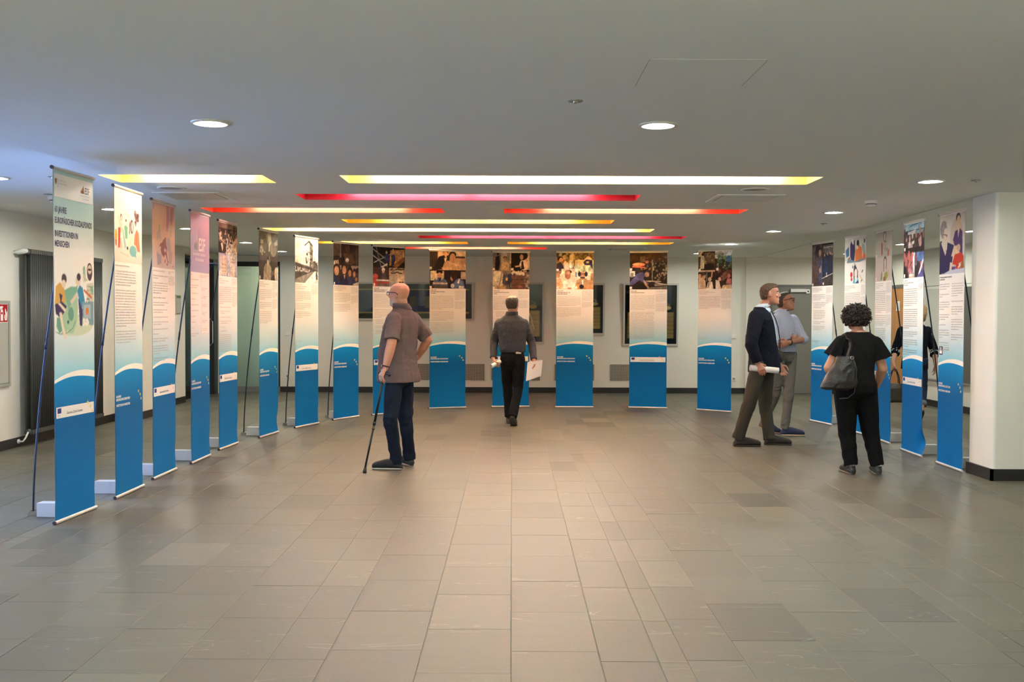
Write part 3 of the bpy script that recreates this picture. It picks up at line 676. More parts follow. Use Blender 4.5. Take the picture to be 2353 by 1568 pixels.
PICS[14] = ('#3a2a20', "r #4a3420 0 0 50 50;r #c9a878 0 0 14 14;p #dbc8a4 6 46 8 14 16 8 20 20 18 46;e #3a241a 14 8 4 4;r #6e5434 20 4 50 30;s #a98a5c 24 2.2 18 4 48 44;r #2a1c14 18 34 48 50;r #e8e8e4 50 0 100 20;p #b8b4b0 52 4 70 0 78 20 62 24;s #47703e 44 3.4 52 8 100 48;s #86a85c 24 2.4 52 14 100 46;e #dfe6e8 88 8 10 7;e #2f78a6 90 22 8 9;p #3a3440 80 32 92 30 94 38 82 40;p #3c2420 54 48 68 36 76 50 54 50;r #ddb48c 0 50 50 54;r #2a2420 4 54 50 100;e #c98c6a 5 66 5 7;p #d8b48c 0 100 2 74 14 66 22 78 24 100;e #d0966e 18 66 5 7;e #4a3a34 17 60 5 4;l #5c7a64 2 26 54 26 78;p #d89a70 40 54 44 54 42 70 38 70;e #d9a880 35 74 5.4 6;p #e6d4c0 24 100 30 82 42 80 46 100;l #2a2220 1 33 84 30 96;r #3a2018 52 50 100 80;s #8a5a44 26 3 54 50 88 78;e #2e1c1c 60 68 7 8;e #d8a080 64 74 4.4 5;p #ead8c4 52 100 52 76 62 78 68 100;e #b95c58 90 66 5 6;p #c96a68 82 86 86 72 98 74 98 88;p #dcc08c 68 100 74 90 100 88 100 100;r #6e3420 86 50 100 60;e #f0e4d4 57 48 4 4;r #f0e4d4 2 46 8 52;r #f0e4d4 2 92 8 98")
PICS[15] = ('#3a2a2a', "r #4a3834 0 0 50 100;r #241c1c 50 0 100 100;s #6e5850 20 4 0 0 44 30;e #2a1e1e 30 18 14 14;e #a4745e 38 22 6 8;p #3a3450 30 34 46 30 50 70 42 100 30 92;p #4a3632 0 44 26 50 30 92 34 100 0 100;s #5e3a30 30 3 2 48 28 90;p #a87a66 34 60 46 50 47 66 38 70;l #38507c 1.4 46 40 49 92;r #5a4c44 52 4 100 22;r #8d8478 54 8 98 12;p #5a5450 60 14 90 10 92 24 62 26;s #1c2440 30 5 52 34 98 70;e #a47a66 60 28 3 3.4;e #a47a66 74 26 3 3.4;e #a47a66 86 25 3 3.4;e #a47a66 94 27 3 3.4;p #1c2a50 60 34 74 34 76 74 60 76;p #1c2440 82 32 96 32 98 70 84 72;l #b8b0a4 1 50 82 98 72;p #3c3430 52 84 98 76 98 98 52 98;l #d8d4cc 1.2 70 70 72 78 66 78;r #f0e8e0 2 93 8 98;r #f0e8e0 52 92 58 97")
PICS[16] = ('#c9c0ba', "r #bdb8ac 0 0 100 52;p #32284e 26 14 32 6 34 12 42 16 44 6 48 6 50 30 46 50 34 52 26 40;e #e0d0c4 37 6 4 4;p #3f5a80 4 26 20 18 22 38 8 42;p #c96a34 50 34 56 22 70 18 80 24 84 50 50 52;e #241a1c 62 14 6 8;e #d8b8a0 60 22 4 4;p #8f9890 80 14 92 18 98 36 90 44 82 30;e #3c3c40 92 10 3 5;p #c85a24 84 44 90 34 98 40 98 50 84 50;p #7d4838 14 46 24 40 30 52 18 54;p #6d7c84 10 52 20 44 50 52 90 46 96 50 60 56 16 58;r #ddd8d0 0 54 100 100;v #ece8de 54 100;s #2a2830 10 3 38 57 52 66;p #38303c 44 66 56 64 64 74 64 88 60 88 58 74 50 70 48 92 44 92;e #ead8cc 54 78 7 10;e #c8404a 33 80 6 6;e #c8404a 34 90 4.6 4;p #62aec4 42 92 50 88 52 100 40 100;p #8fc6c8 58 90 66 86 66 98 58 98;p #35507c 52 98 66 92 68 100 52 100;l #d8a870 1.2 72 82 82 92;l #4a3c3c 1.3 82 76 86 72;l #4a3c3c 1 78 96 84 92;r #f0e8e0 2 92 8 98;r #e8ded6 4 49 9 55")
PICS[17] = ('#c2b6ae', "r #b5ab9e 0 0 100 51;r #c9b7ae 0 51 100 100;e #5c5048 56 10 8 12;e #cbbcae 56 11 5.4 8.6;p #b0a89a 44 24 64 22 78 44 74 52 50 52;p #a8503c 36 22 42 22 44 44 40 50 36 44;p #b55a3c 74 40 84 36 82 50 74 50;s #6e645c 8 2.2 56 20 74 38;l #8a8276 1 44 26 46 46;e #5f5048 60 60 9 10;e #d0bfb2 60 63 6 8;l #5f5048 1.6 53 64 53 80;l #5f5048 1.6 67 64 67 76;p #6e8f68 36 84 40 80 44 92 40 98 34 98;p #9a9a4c 56 84 72 80 78 90 66 98 56 98;p #8a6a34 50 92 62 90 64 100 50 100;p #b8a888 76 78 82 76 84 88 80 90;l #8a7a68 .8 40 76 44 88;r #ddd2ca 4 45 10 51;r #ddd2ca 4 92 10 98")
PICS[18] = ('#3a2c2c', "r #8aa4ac 0 0 100 12;r #5f8ea0 20 14 98 24;p #a89c98 20 16 60 12 58 22 24 24;l #3c7c94 1.4 30 5 70 2;r #4a3230 0 20 100 52;p #6e3038 2 8 8 8 6 18 2 18;e #b98c7c 14 26 4 6;e #5c4a48 14 22 4 4;p #b29a94 22 50 24 34 32 30 38 40 36 52;e #c29a88 30 27 4 6;e #a89888 44 22 4 6;p #cdbcb4 40 34 52 32 52 52 40 52;r #3a2a24 44 38 54 54;e #9c6c58 62 22 4 6;p #42302c 56 32 68 28 70 52 56 52;e #a4705c 80 16 5 8;p #b0786c 72 32 86 24 88 40 80 50;e #8c5c50 96 22 4 7;p #38282c 88 34 100 30 100 52 88 52;r #2c1c1a 0 44 100 54;r #5c3030 0 54 50 100;r #d8d0cc 46 54 56 100;r #3c5c98 56 54 100 70;s #c8584c 20 5 2 56 46 80;s #4870a8 12 4 58 56 100 74;p #c86a78 22 84 40 76 48 94 30 98;e #b9544c 14 70 7 8;p #2a1c1e 0 76 14 80 24 100 0 100;p #c89c7c 28 92 54 90 56 100 28 100;e #8c3c3c 62 66 5 10;p #38202c 56 80 70 76 78 96 58 98;p #c85a54 82 72 96 70 96 88 86 92;p #e6e0dc 74 94 96 66 98 70 80 98;p #5c4c98 70 98 100 80 100 100 70 100;r #e8d8cc 30 93 52 96;r #f0e8e0 2 43 9 49;r #f0e8e0 2 92 9 98")
PICS[19] = ('#cfc4b8', "h #b59676 68 40 26 30;v #c8bcae 70 100;e #9c9088 16 24 14 15;s #857a74 20 2.4 4 10 28 32;e #d8bfa6 25 34 9 12;l #3a3034 .8 16 32 28 34;e #4a4048 29 35 2 2;p #2e2150 0 44 8 42 20 56 30 60 32 46 56 52 66 58 54 70 48 98 0 100;p #2b1c4c 0 70 40 70 38 94 0 98;p #d8c2a8 6 46 12 44 28 62 24 68;e #4a3a36 74 9 9 8;e #d3b08e 75 17 8 12;p #d3b08e 70 26 80 26 78 44 72 34;p #4b2f64 54 44 62 30 72 28 74 42 80 26 90 32 92 72 82 66 62 56;p #dcbf9e 48 70 58 54 72 54 82 56 78 66 58 72;e #c9a884 76 58 7 6;l #e8d2b8 .9 72 62 64 76;p #c8341e 54 80 62 68 86 66 96 72 96 80 76 84 84 92 82 100 68 100 66 86 52 84;p #a8603a 84 84 96 78 98 92 82 100;l #f0e0cc 1.4 76 90 84 86;p #d8c4a8 40 98 44 80 54 82 50 98;p #6a4488 50 88 66 88 66 99 50 99;p #c4c8d4 0 99 20 98 46 93 100 92 100 100 0 100")
PIC1 = "e #cbd3ba 50 82 46 14;p #a7c3a4 24 98 12 82 6 60 30 42 58 30 56 40 40 60 34 84;p #7eaf96 24 38 40 33 56 33 54 40 42 54 34 62 28 50;p #a9c8ab 34 92 30 78 42 52 56 38 58 60 54 80 46 92;p #6f9f88 6 72 18 74 20 88 12 92 6 84;e #6f9f88 40 68 7 9;e #3f6b5c 33 78 2.6 2.4;l #5c7a6a .5 4 90 14 93 30 92 44 86 52 76;p #d9a658 4 34 14 28 24 34 28 50 24 54 14 54 2 56;e #50404c 24 24 6 7;e #e6d4c0 23 30 5 5;p #40345c 2 56 18 52 30 58 24 66 14 72 4 68;p #40345c 12 42 20 44 16 56;p #e6d4c0 8 54 14 54 28 62 26 66;p #e6d4c0 12 66 18 66 22 82 30 98 24 99 18 86;p #3f8fb4 56 38 62 30 70 34 76 54 72 60 64 58 58 44;e #e3cdb8 58 25 6 6;e #4c3c44 60 20 5 5;p #e0ccb6 38 52 54 40 58 44 42 55;p #3f3a68 58 46 66 58 70 62 68 82 66 84 62 82;e #50424e 88 12 7 12;e #e3cdb8 88 9 5 6;r #3a3038 84 8 92.5 10.5;p #cfc9b4 80 28 98 26 98 52 80 50;l #9a947c .5 80 32 98 31;l #9a947c .5 80 37 98 36;l #9a947c .5 80 42 98 41;p #7fb09a 90 32 97 30 98 40 92 40;p #c6c8b0 72 26 70 8 76 4 78 20 84 24;p #8fb8a0 71 6 76 6 76 16 72 16;l #c8643c 1.6 74 37 82 41;l #c8643c 1.6 84 42 92 46;p #7f9dac 68 52 98 51 98 82 92 83 70 77;p #a6bcc2 72 56 90 55 90 74 72 72;e #d87c38 81 64 4 5;l #f2ece0 1.7 71 75 75 75 73 78 76 80 71 82;l #f2ece0 1.7 79 75 79 82 84 79 81 75;l #6e7c84 .8 80 52 80 48 86 48 86 52"

HEADS = {9: ['1984 bis 1988', 'Engagement für wirtschaftlichen und', 'sozialen Zusammenhalt stärken'],
         10: ['1988 bis 1993', 'Benachteiligte Regionen besonders', 'unterstützen'],
         11: ['1993 bis 1999', 'Strukturpolitisches Förderinstrument', 'schaffen'],
         12: ['1994 bis 1999', 'Benachteiligte Menschen in den', 'Arbeitsmarkt integrieren'],
         13: ['2000 bis 2006', 'Arbeitsmarktpolitik koordinieren'],
         19: ['Der Europäische Sozialfonds in Deutschland', 'von 2014 bis 2020']}
# main paragraphs (positive: lines, negative: bulleted lines), side paragraphs, footer blocks
LAY = {2: ([6, 14, 5], [], 0), 3: ([2, 5, 1, 2, 2, 1, 2, 1, 1, 2, 4, 2], [2, 6], 0), 4: ([1, 2, 1, 1, 1, 1, 1, 1, 1, 2], [2], 0),
       5: ([9, -1, -2, -1, -2, -1, -1, 9], [5, 3, 11], 0), 6: ([6, 4, 7], [7, 5, 8], 0), 7: ([6, 4, 4], [9], 2), 8: ([6, 5], [7, 8], 1),
       9: ([9, 6, -3, -2, -3], [2], 0), 10: ([10, 7, 8], [11, 8], 0), 11: ([10, -4, -6], [9, 9], 0), 12: ([7, 7], [11, 6], 1), 13: ([11, 20], [2, 9, 9], 0),
       14: ([9], [9, 10], 1), 15: ([4, -4, -6, -2, -3], [6, 8], 2), 16: ([10, 8], [9, 8], 0), 17: ([12, 6, 8], [9, 14, 9], 0), 18: ([9, 10, 3, 4, 3], [2, 5], 0),
       19: ([3, 2, 4, 3, 1, 4, 5], [6, 1, 4, 5, 3], 0)}
WHO = {  # x, y, angle of the print face, label
    1: (-3.177, 7.466, 86.3, 'nearest left banner headed 60 JAHRE EUROPÄISCHER SOZIALFONDS, with drawn people'),
    2: (-3.155, 8.46, 89.5, 'second left banner with a coloured sketch of waving people on cream'),
    3: (-3.19, 9.42, 89.4, 'third left banner with a faded brown map of Europe'),
    4: (-3.152, 10.39, 89.2, 'fourth left banner with a pale logo on a mauve field'),
    5: (-3.155, 11.42, 86.0, 'fifth left banner with a sepia assembly photo and two documents'),
    6: (-2.968, 12.53, 81.5, 'left banner with a sepia photo of workers, left of the tower banner'),
    7: (-2.717, 13.606, 71.0, 'banner with a black and white photo of a tower behind a wall'),
    8: (-2.356, 14.591, 62.5, 'banner with a brown workshop photo above a row of people in blue'),
    9: (-1.83, 15.28, 44.0, 'banner with a roof scaffold photo, read by the man with the cane'),
    10: (-1.017, 16.236, 20.0, 'back banner with photos of two men and two typists'),
    11: (-0.018, 16.50, 7.0, 'back banner with a carpentry photo, read by the walking man'),
    12: (1.002, 16.45, -2.0, 'back banner with flowers and a man wearing ear protectors'),
    13: (2.169, 16.374, -11.0, 'back banner with a worker leaning over and a glowing orange oval'),
    14: (3.134, 15.901, -41.0, 'back banner at the right end with four small photos, lit by a downlight'),
    15: (4.275, 14.18, -79.0, 'right banner with a dark photo, beside the man with crossed arms'),
    16: (4.36, 13.08, -83.0, 'right banner with navy and orange figures, mostly behind the curly-haired woman'),
    17: (4.385, 12.15, -92.0, 'right banner with faint grey portrait sketches, left of the wooden door'),
    18: (4.31, 11.05, -91.5, 'right banner with an award group photo and a curled lower corner'),
    19: (4.285, 10.03, -91.0, 'nearest right banner with a drawn woman and man in purple and red'),
}

def blob_lines(paras, x0, x1, z, size, pitch, rnd, mb, gap, justify=True):
    """rows of small letter strokes standing in for print too small to read"""
    for p in paras:
        n = abs(p); xa = x0 + (.035 if p < 0 else 0)
        if p < 0:
            mb.quad((x0, 0, z + size * .1), (x0 + size * .6, 0, z + size * .1), (x0 + size * .6, 0, z + size * .75), (x0, 0, z + size * .75))
        for i in range(n):
            xe = x1 if (i < n - 1 or n == 1 and rnd.random() < .3) else x0 + (x1 - x0) * rnd.uniform(.3, .85)
            x = xa
            while x < xe - size:
                k = rnd.randint(2, 11)
                for _ in range(k):
                    if x > xe: break
                    h = size * (1.0 if rnd.random() < .3 else .7); w = size * rnd.uniform(.22, .32)
                    mb.quad((x, 0, z), (x + w, 0, z), (x + w, 0, z + h), (x, 0, z + h))
                    x += size * .52
                x += size * .38
            z -= pitch
        z -= gap
    return z

def star(mb, cx, cz, r):
    pts = [(cx + (r if i % 2 == 0 else r * .42) * math.sin(i * PI / 5), 0, cz + (r if i % 2 == 0 else r * .42) * math.cos(i * PI / 5)) for i in range(10)]
    mb.add([(cx, 0, cz)] + pts, [(0, 1 + (i + 1) % 10, 1 + i) for i in range(10)])

def esf_fan(cols):
    """fan-shaped mark, four rising wedges"""
    mb = MB()
    for i, (a, b, h) in enumerate([(0, .30, .34), (.0, .34, .58), (.12, .52, .80), (.30, .62, 1.0)]):
        mb.add([(.06 * i, 0, .18 * (3 - i) * .25), (.80, 0, 0), (b, 0, h)], [(0, 1, 2)], i)
    return mb.mesh('logo_mark', cols)

def make_banners():
    rnd = random.Random(3)
    h = PI
    t1 = text_mesh('title_print', '60 JAHRE', .026, M_WHITEINK, .0009, .95)
    t2 = text_mesh('title_print', 'EUROPÄISCHER SOZIALFONDS', .026, M_WHITEINK, .0009, .79)
    t3 = text_mesh('title_print', 'INVESTITIONEN IN MENSCHEN', .026, M_WHITEINK, .0009, .79)
    slog = text_mesh('slogan_print', 'Zusammen. Zukunft. Gestalten.', .028, M_NAVY, .0, .66)
    m_flag = mat('flag_blue', (0.012, 0.025, 0.20), .5, var=.03)
    starm = MB(); star(starm, 0, 0, .018); star_me = starm.mesh('star', M_YELLOW)
    strip_me = MB().box(-.278, -.0012, 0, .278, -.0004, .078).mesh('logo_strip', M_STRIP)
    flag_me = MB().box(0, -.0018, 0, .052, -.0012, .036).mesh('flag', m_flag)
    top_me = MB().tube([(-.308, 0, 0), (.308, 0, 0)], .0125, 10).mesh('top_rail', M_RAIL, False)
    cap_me = MB().tube([(-.318, 0, 0), (-.3085, 0, 0)], .0135, 10).mesh('rail_cap', M_CAP)
    box_me = MB().box(-.045, .02, .002, .045, .275, .102).mesh('base', M_FOOTBOX)
    pts = []
    for i in range(15):
        t = i / 14; pts.append((0, .325 - .30 * t ** 1.5, .03 + 2.42 * t))
    pole_me = MB().tube(pts, .0075, 8).mesh('pole', M_POLE, True)
    jnt_me = MB().tube([(0, .325 - .30 * .5 ** 1.5 + .002, 1.22), (0, .325 - .30 * .53 ** 1.5 + .002, 1.30)], .0098, 8).mesh('pole_joint', M_POLE, True)
    foot_me = MB().prism([(.275, .0), (.355, .0), (.352, .022), (.335, .04), (.315, .04), (.275, .03)], -.028, .028, axis='x').mesh('pole_foot', M_CHROME)
    for k, (x, y, ang, lab) in WHO.items():
        root = thing('display_banner', lab, 'banner', (x, y, 0), math.radians(ang), 'tall printed display banners')
        # ---- printed panel: paper zone, white arc, blue foot, edges follow the arc exactly
        n = 24; w = BW / 2 - .004; zt, zb = BH - .012, .022
        xs = [-w + 2 * w * i / n for i in range(n + 1)]
        def outer(u): return 1.012 + .057 * (1 - ((u - .66) / .66) ** 2) if u < .66 else 1.069 - .016 * ((u - .66) / .34) ** 2
        def inner(u): return .989 + .039 * (1 - ((u - .5) / .5) ** 2) if u < .5 else 1.028 - .023 * ((u - .5) / .5) ** 2
        white = np.array(lin('#f3eee8')); lb = np.array(lin('#8fcbdf')); mid = np.array(lin('#e2e6e6'))
        B0 = np.array(lin('#0086c6')); B1 = np.array(lin('#005f9c')); B2 = np.array(lin('#006fb2'))
        aqua = np.array(lin('#b9d6d4'))
        def paper(z):
            if k == 1:
                if z > 2.2: return aqua
                if z > 1.95: return aqua + (white * .93 - aqua) * (2.2 - z) / .25
            if z > 1.5: return white
            u = min(1, (1.5 - z) / .45); return white + (lb - white) * u ** 1.15
        def blue(z):  # printed blue gradient, with part of the light falloff put into the colour
            if z > .72: return B1 + (B0 - B1) * min(1, max(0, (z - .72) / .3))
            return B1 + (B2 - B1) * min(1, (.72 - z) / .6)
        rows = []                                    # each row: list of z per column, colour fn, zone
        for z in np.linspace(zt, 1.16, 30): rows.append(([z] * (n + 1), 'p'))
        rows.append(([outer(i / n) for i in range(n + 1)], 'p'))
        rows.append(([outer(i / n) for i in range(n + 1)], 'w')); rows.append(([inner(i / n) for i in range(n + 1)], 'w'))
        rows.append(([inner(i / n) for i in range(n + 1)], 'b'))
        for z in np.linspace(.95, zb, 26): rows.append(([z] * (n + 1), 'b'))
        V, C, F = [], [], []
        curl = {18: 1.0, 15: .35, 6: .3}.get(k, 0.12)
        for r, (zs, zone) in enumerate(rows):
            for i, z in enumerate(zs):
                u = i / n
                dy = 0.0
                if z < .5:
                    dy = curl * .05 * math.exp(-((z - .16) / .10) ** 2) * max(0, (u - .72) / .28) ** 1.5 + .002 * math.sin(z * 17 + k) * (1 - z / .5)
                dx = -curl * .03 * math.exp(-((z - .20) / .08) ** 2) * max(0, (u - .8) / .2)
                V.append((xs[i] + dx, dy, z)); c = {'p': paper, 'w': lambda z: white, 'b': blue}[zone](z); C.append((*c, 1))
            if r and rows[r - 1][1] == zone:
                for i in range(n):
                    a = (r - 1) * (n + 1) + i; F.append((a + n + 1, a + n + 2, a + 1, a))
        me = bpy.data.meshes.new('printed_panel'); me.from_pydata(V, [], F)
        at = me.color_attributes.new('ink', 'FLOAT_COLOR', 'POINT'); at.data.foreach_set('color', np.array(C).ravel())
        me.materials.append(M_INK); me.polygons.foreach_set('use_smooth', [True] * len(F)); me.update()
        panel = link('printed_panel', me, root)
        MB().add([(v[0], v[1] + .004, v[2]) for v in V], [f[::-1] for f in F]).build('panel_back', M_BACK, root)
        # ---- hardware
        link('top_rail', top_me, root, (0, 0, BH)); link('rail_cap', cap_me, root, (0, 0, BH)); link('bottom_rail', top_me, root, (0, 0, .014)); link('rail_cap', cap_me, root, (0, 0, .014))
        link('base', box_me, root); link('pole_foot', foot_me, root); pl = link('pole', pole_me, root); link('pole_joint', jnt_me, pl)
        # ---- prints
        Y1, Y2 = -.0010, -.0016
        txt = MB(); small = MB()
        zp = 1.90
        if k == 1:
            MB().box(-w + .012, -.0016, 2.30, w - .012, -.0008, 2.462).build('logo_field', M_STRIP, panel)
            for s, z, sq in (('60 JAHRE', 2.195, .70), ('EUROPÄISCHER SOZIALFONDS', 2.118, .655), ('INVESTITIONEN IN', 2.025, .66), ('MENSCHEN', 1.955, .66)):
                link('headline', text_mesh('headline', s, .060, M_NAVY, .0014, sq), panel, (-w + .014, Y2, z))
            link('logo_mark', esf_fan([mat('ink_dark', (.03, .03, .05)), mat('ink_amber', (.8, .42, .06)), mat('ink_orange', (.72, .22, .05)), mat('ink_maroon', (.18, .03, .06))]), panel, (.088, -.0022, 2.365)).scale = (.078, 1, .062)
            link('logo_letters', text_mesh('logo_letters', 'ESF', .066, M_NAVY, .0014, .82), panel, (.155, -.0022, 2.366))
            link('logo_caption', text_mesh('logo_caption', 'Europäischer Sozialfonds', .0175, M_TEXT, .0, .80), panel, (.090, -.0022, 2.344))
            link('logo_caption', text_mesh('logo_caption', 'für Deutschland', .0175, M_TEXT, .0, .80), panel, (.130, -.0022, 2.322))
            e = MB()
            e.add([(-.274, 0, 2.40), (-.262, 0, 2.385), (-.25, 0, 2.40), (-.246, 0, 2.432), (-.256, 0, 2.425), (-.262, 0, 2.436), (-.268, 0, 2.425), (-.278, 0, 2.432)], [tuple(range(8))])
            e.build('emblem', mat('ink_rust', (.32, .12, .08), .6), panel, loc=(0, -.0022, 0))
            MB().box(-.236, -.0022, 2.37, -.233, -.0017, 2.43).build('emblem_bar', M_TEXTLT, panel)
            link('emblem_caption', text_mesh('emblem_caption', 'Bundesministerium', .0165, M_TEXTLT, 0, .85), panel, (-.226, -.0022, 2.415))
            link('emblem_caption', text_mesh('emblem_caption', 'für Arbeit und Soziales', .0165, M_TEXTLT, 0, .80), panel, (-.226, -.0022, 2.393))
            c = np.array(white)
            pic = Pic(90, 84, '#f3eee8'); pic.a[:] = np.array([paper(1.30 + .56 * (1 - (r + .5) / 168)) for r in range(168)])[:, None, :]; pic.run(PIC1)
            link('printed_picture', print_mesh('printed_picture', pic.out(), 2 * w, .56, M_INK), panel, (-w, Y1, 1.30))
        else:
            bg, code = PICS[k]
            pic = Pic(88, 86, bg).run(code)
            if k not in (2, 3, 4, 16, 17, 19): pic.photo()
            link('printed_picture', print_mesh('printed_picture', pic.out(), 2 * w, 2.482 - zp, M_INK), panel, (-w, Y1, zp))
            z = zp - .034
            if k in HEADS:
                for s in HEADS[k]:
                    link('heading', text_mesh('heading', s, .0205, M_HEAD, .0006, .80 if k != 19 else .78), panel, (-w + .016, Y2, z)); z -= .0235
            elif k != 1:
                z = blob_lines([1, 2] if k not in (3, 4, 2) else [1], -w + .016, -w + (.30 if k != 4 else .12), z, .0125, .0235, rnd, txt, 0)
            z -= .022
            main, side, foot = LAY[k]
            xm = w - .20 if k not in (2, 4, 19, 16, 18) else {2: w - .14, 4: -w + .24, 19: -w + .28, 16: w - .14, 18: w - .16}[k]
            if k == 19:
                blob_lines(main, -w + .016, -.04, z, .0115, .0235, rnd, txt, .030)
                blob_lines(side, .012, w - .02, z, .0115, .0235, rnd, txt, .030)
                MB().box(-w + .02, -.0016, 1.10, -w + .105, -.0009, 1.185).build('reading_symbol', M_NAVY, panel)
                sy = MB().box(-w + .035, -.0022, 1.115, -w + .09, -.0017, 1.150); sy.lathe([(.0005, 0), (.014, 0)], (0, 0, 0), 10)
                MB().box(-w + .035, -.0022, 1.112, -w + .09, -.0017, 1.145).box(-w + .052, -.0022, 1.15, -w + .074, -.0017, 1.175).build('symbol_figure', M_WHITEINK, panel)
                blob_lines([2], -w + .115, -w + .26, 1.155, .010, .022, rnd, txt, 0)
            else:
                blob_lines(main, -w + .016, xm, z, .0118, .0222, rnd, txt, .021 if k != 4 else .035)
                blob_lines(side, xm + .02, w - .015, zp - .030, .0092, .0150, rnd, small, .016)
                for q in range(foot):
                    blob_lines([1, 1], -w + .016, -w + .30 - .08 * q, 1.135 - .055 * q, .009, .017, rnd, txt, 0)
            if k == 4:
                MB().box(.02, -.0016, 1.29, w - .012, -.0009, zp).build('pale_column', M_STRIP, panel)
                for q in range(6):
                    blob_lines([2], .05, .22, 1.74 - q * .082, .010, .016, rnd, small, 0)
                link('logo_mark', esf_fan([M_STRIP] * 4), panel, (-.235, -.0022, 2.115)).scale = (.20, 1, .185)
                link('logo_letters', text_mesh('logo_letters', 'ESF', .185, M_STRIP, .003, .78), panel, (-.05, -.0022, 2.118))
                link('logo_caption', text_mesh('logo_caption', 'Europäischer Sozialfonds', .046, M_STRIP, .0006, .86), panel, (-.235, -.0022, 2.07))
                link('logo_caption', text_mesh('logo_caption', 'für Deutschland', .046, M_STRIP, .0006, .86), panel, (-.155, -.0022, 2.015))
            if txt.v: txt.build('printed_text', M_TEXT, panel, loc=(0, Y2, 0))['kind'] = 'stuff'
            if small.v: small.build('small_print', M_TEXTLT, panel, loc=(0, -.0019, 0))['kind'] = 'stuff'
        if k in (1, 3, 5, 7, 9, 11, 13, 18):
            link('logo_strip', strip_me, panel, (0, 0, .742)); link('flag', flag_me, panel, (-.262, 0, .776))
            link('slogan', slog, panel, (.218 - .35, -.0022, .764))
            fc = MB(); blob_lines([1, 1], -.262, -.215, .762, .006, .010, random.Random(2), fc, 0); fc.build('flag_caption', M_TEXT, panel, loc=(0, -.0022, 0))
            for sx, sz in ((.182, .822), (.222, .790), (.250, .752)): link('star', star_me, panel, (sx, -.0024, sz))
        else:
            link('title', t1, panel, (-w + .016, Y2, .808)); link('title', t2, panel, (-w + .016, Y2, .782)); link('title', t3, panel, (-w + .016, Y2, .736))
            for sx, sz in ((.197, .832), (.234, .803), (.255, .766)): link('star', star_me, panel, (sx, Y2, sz))
make_banners()
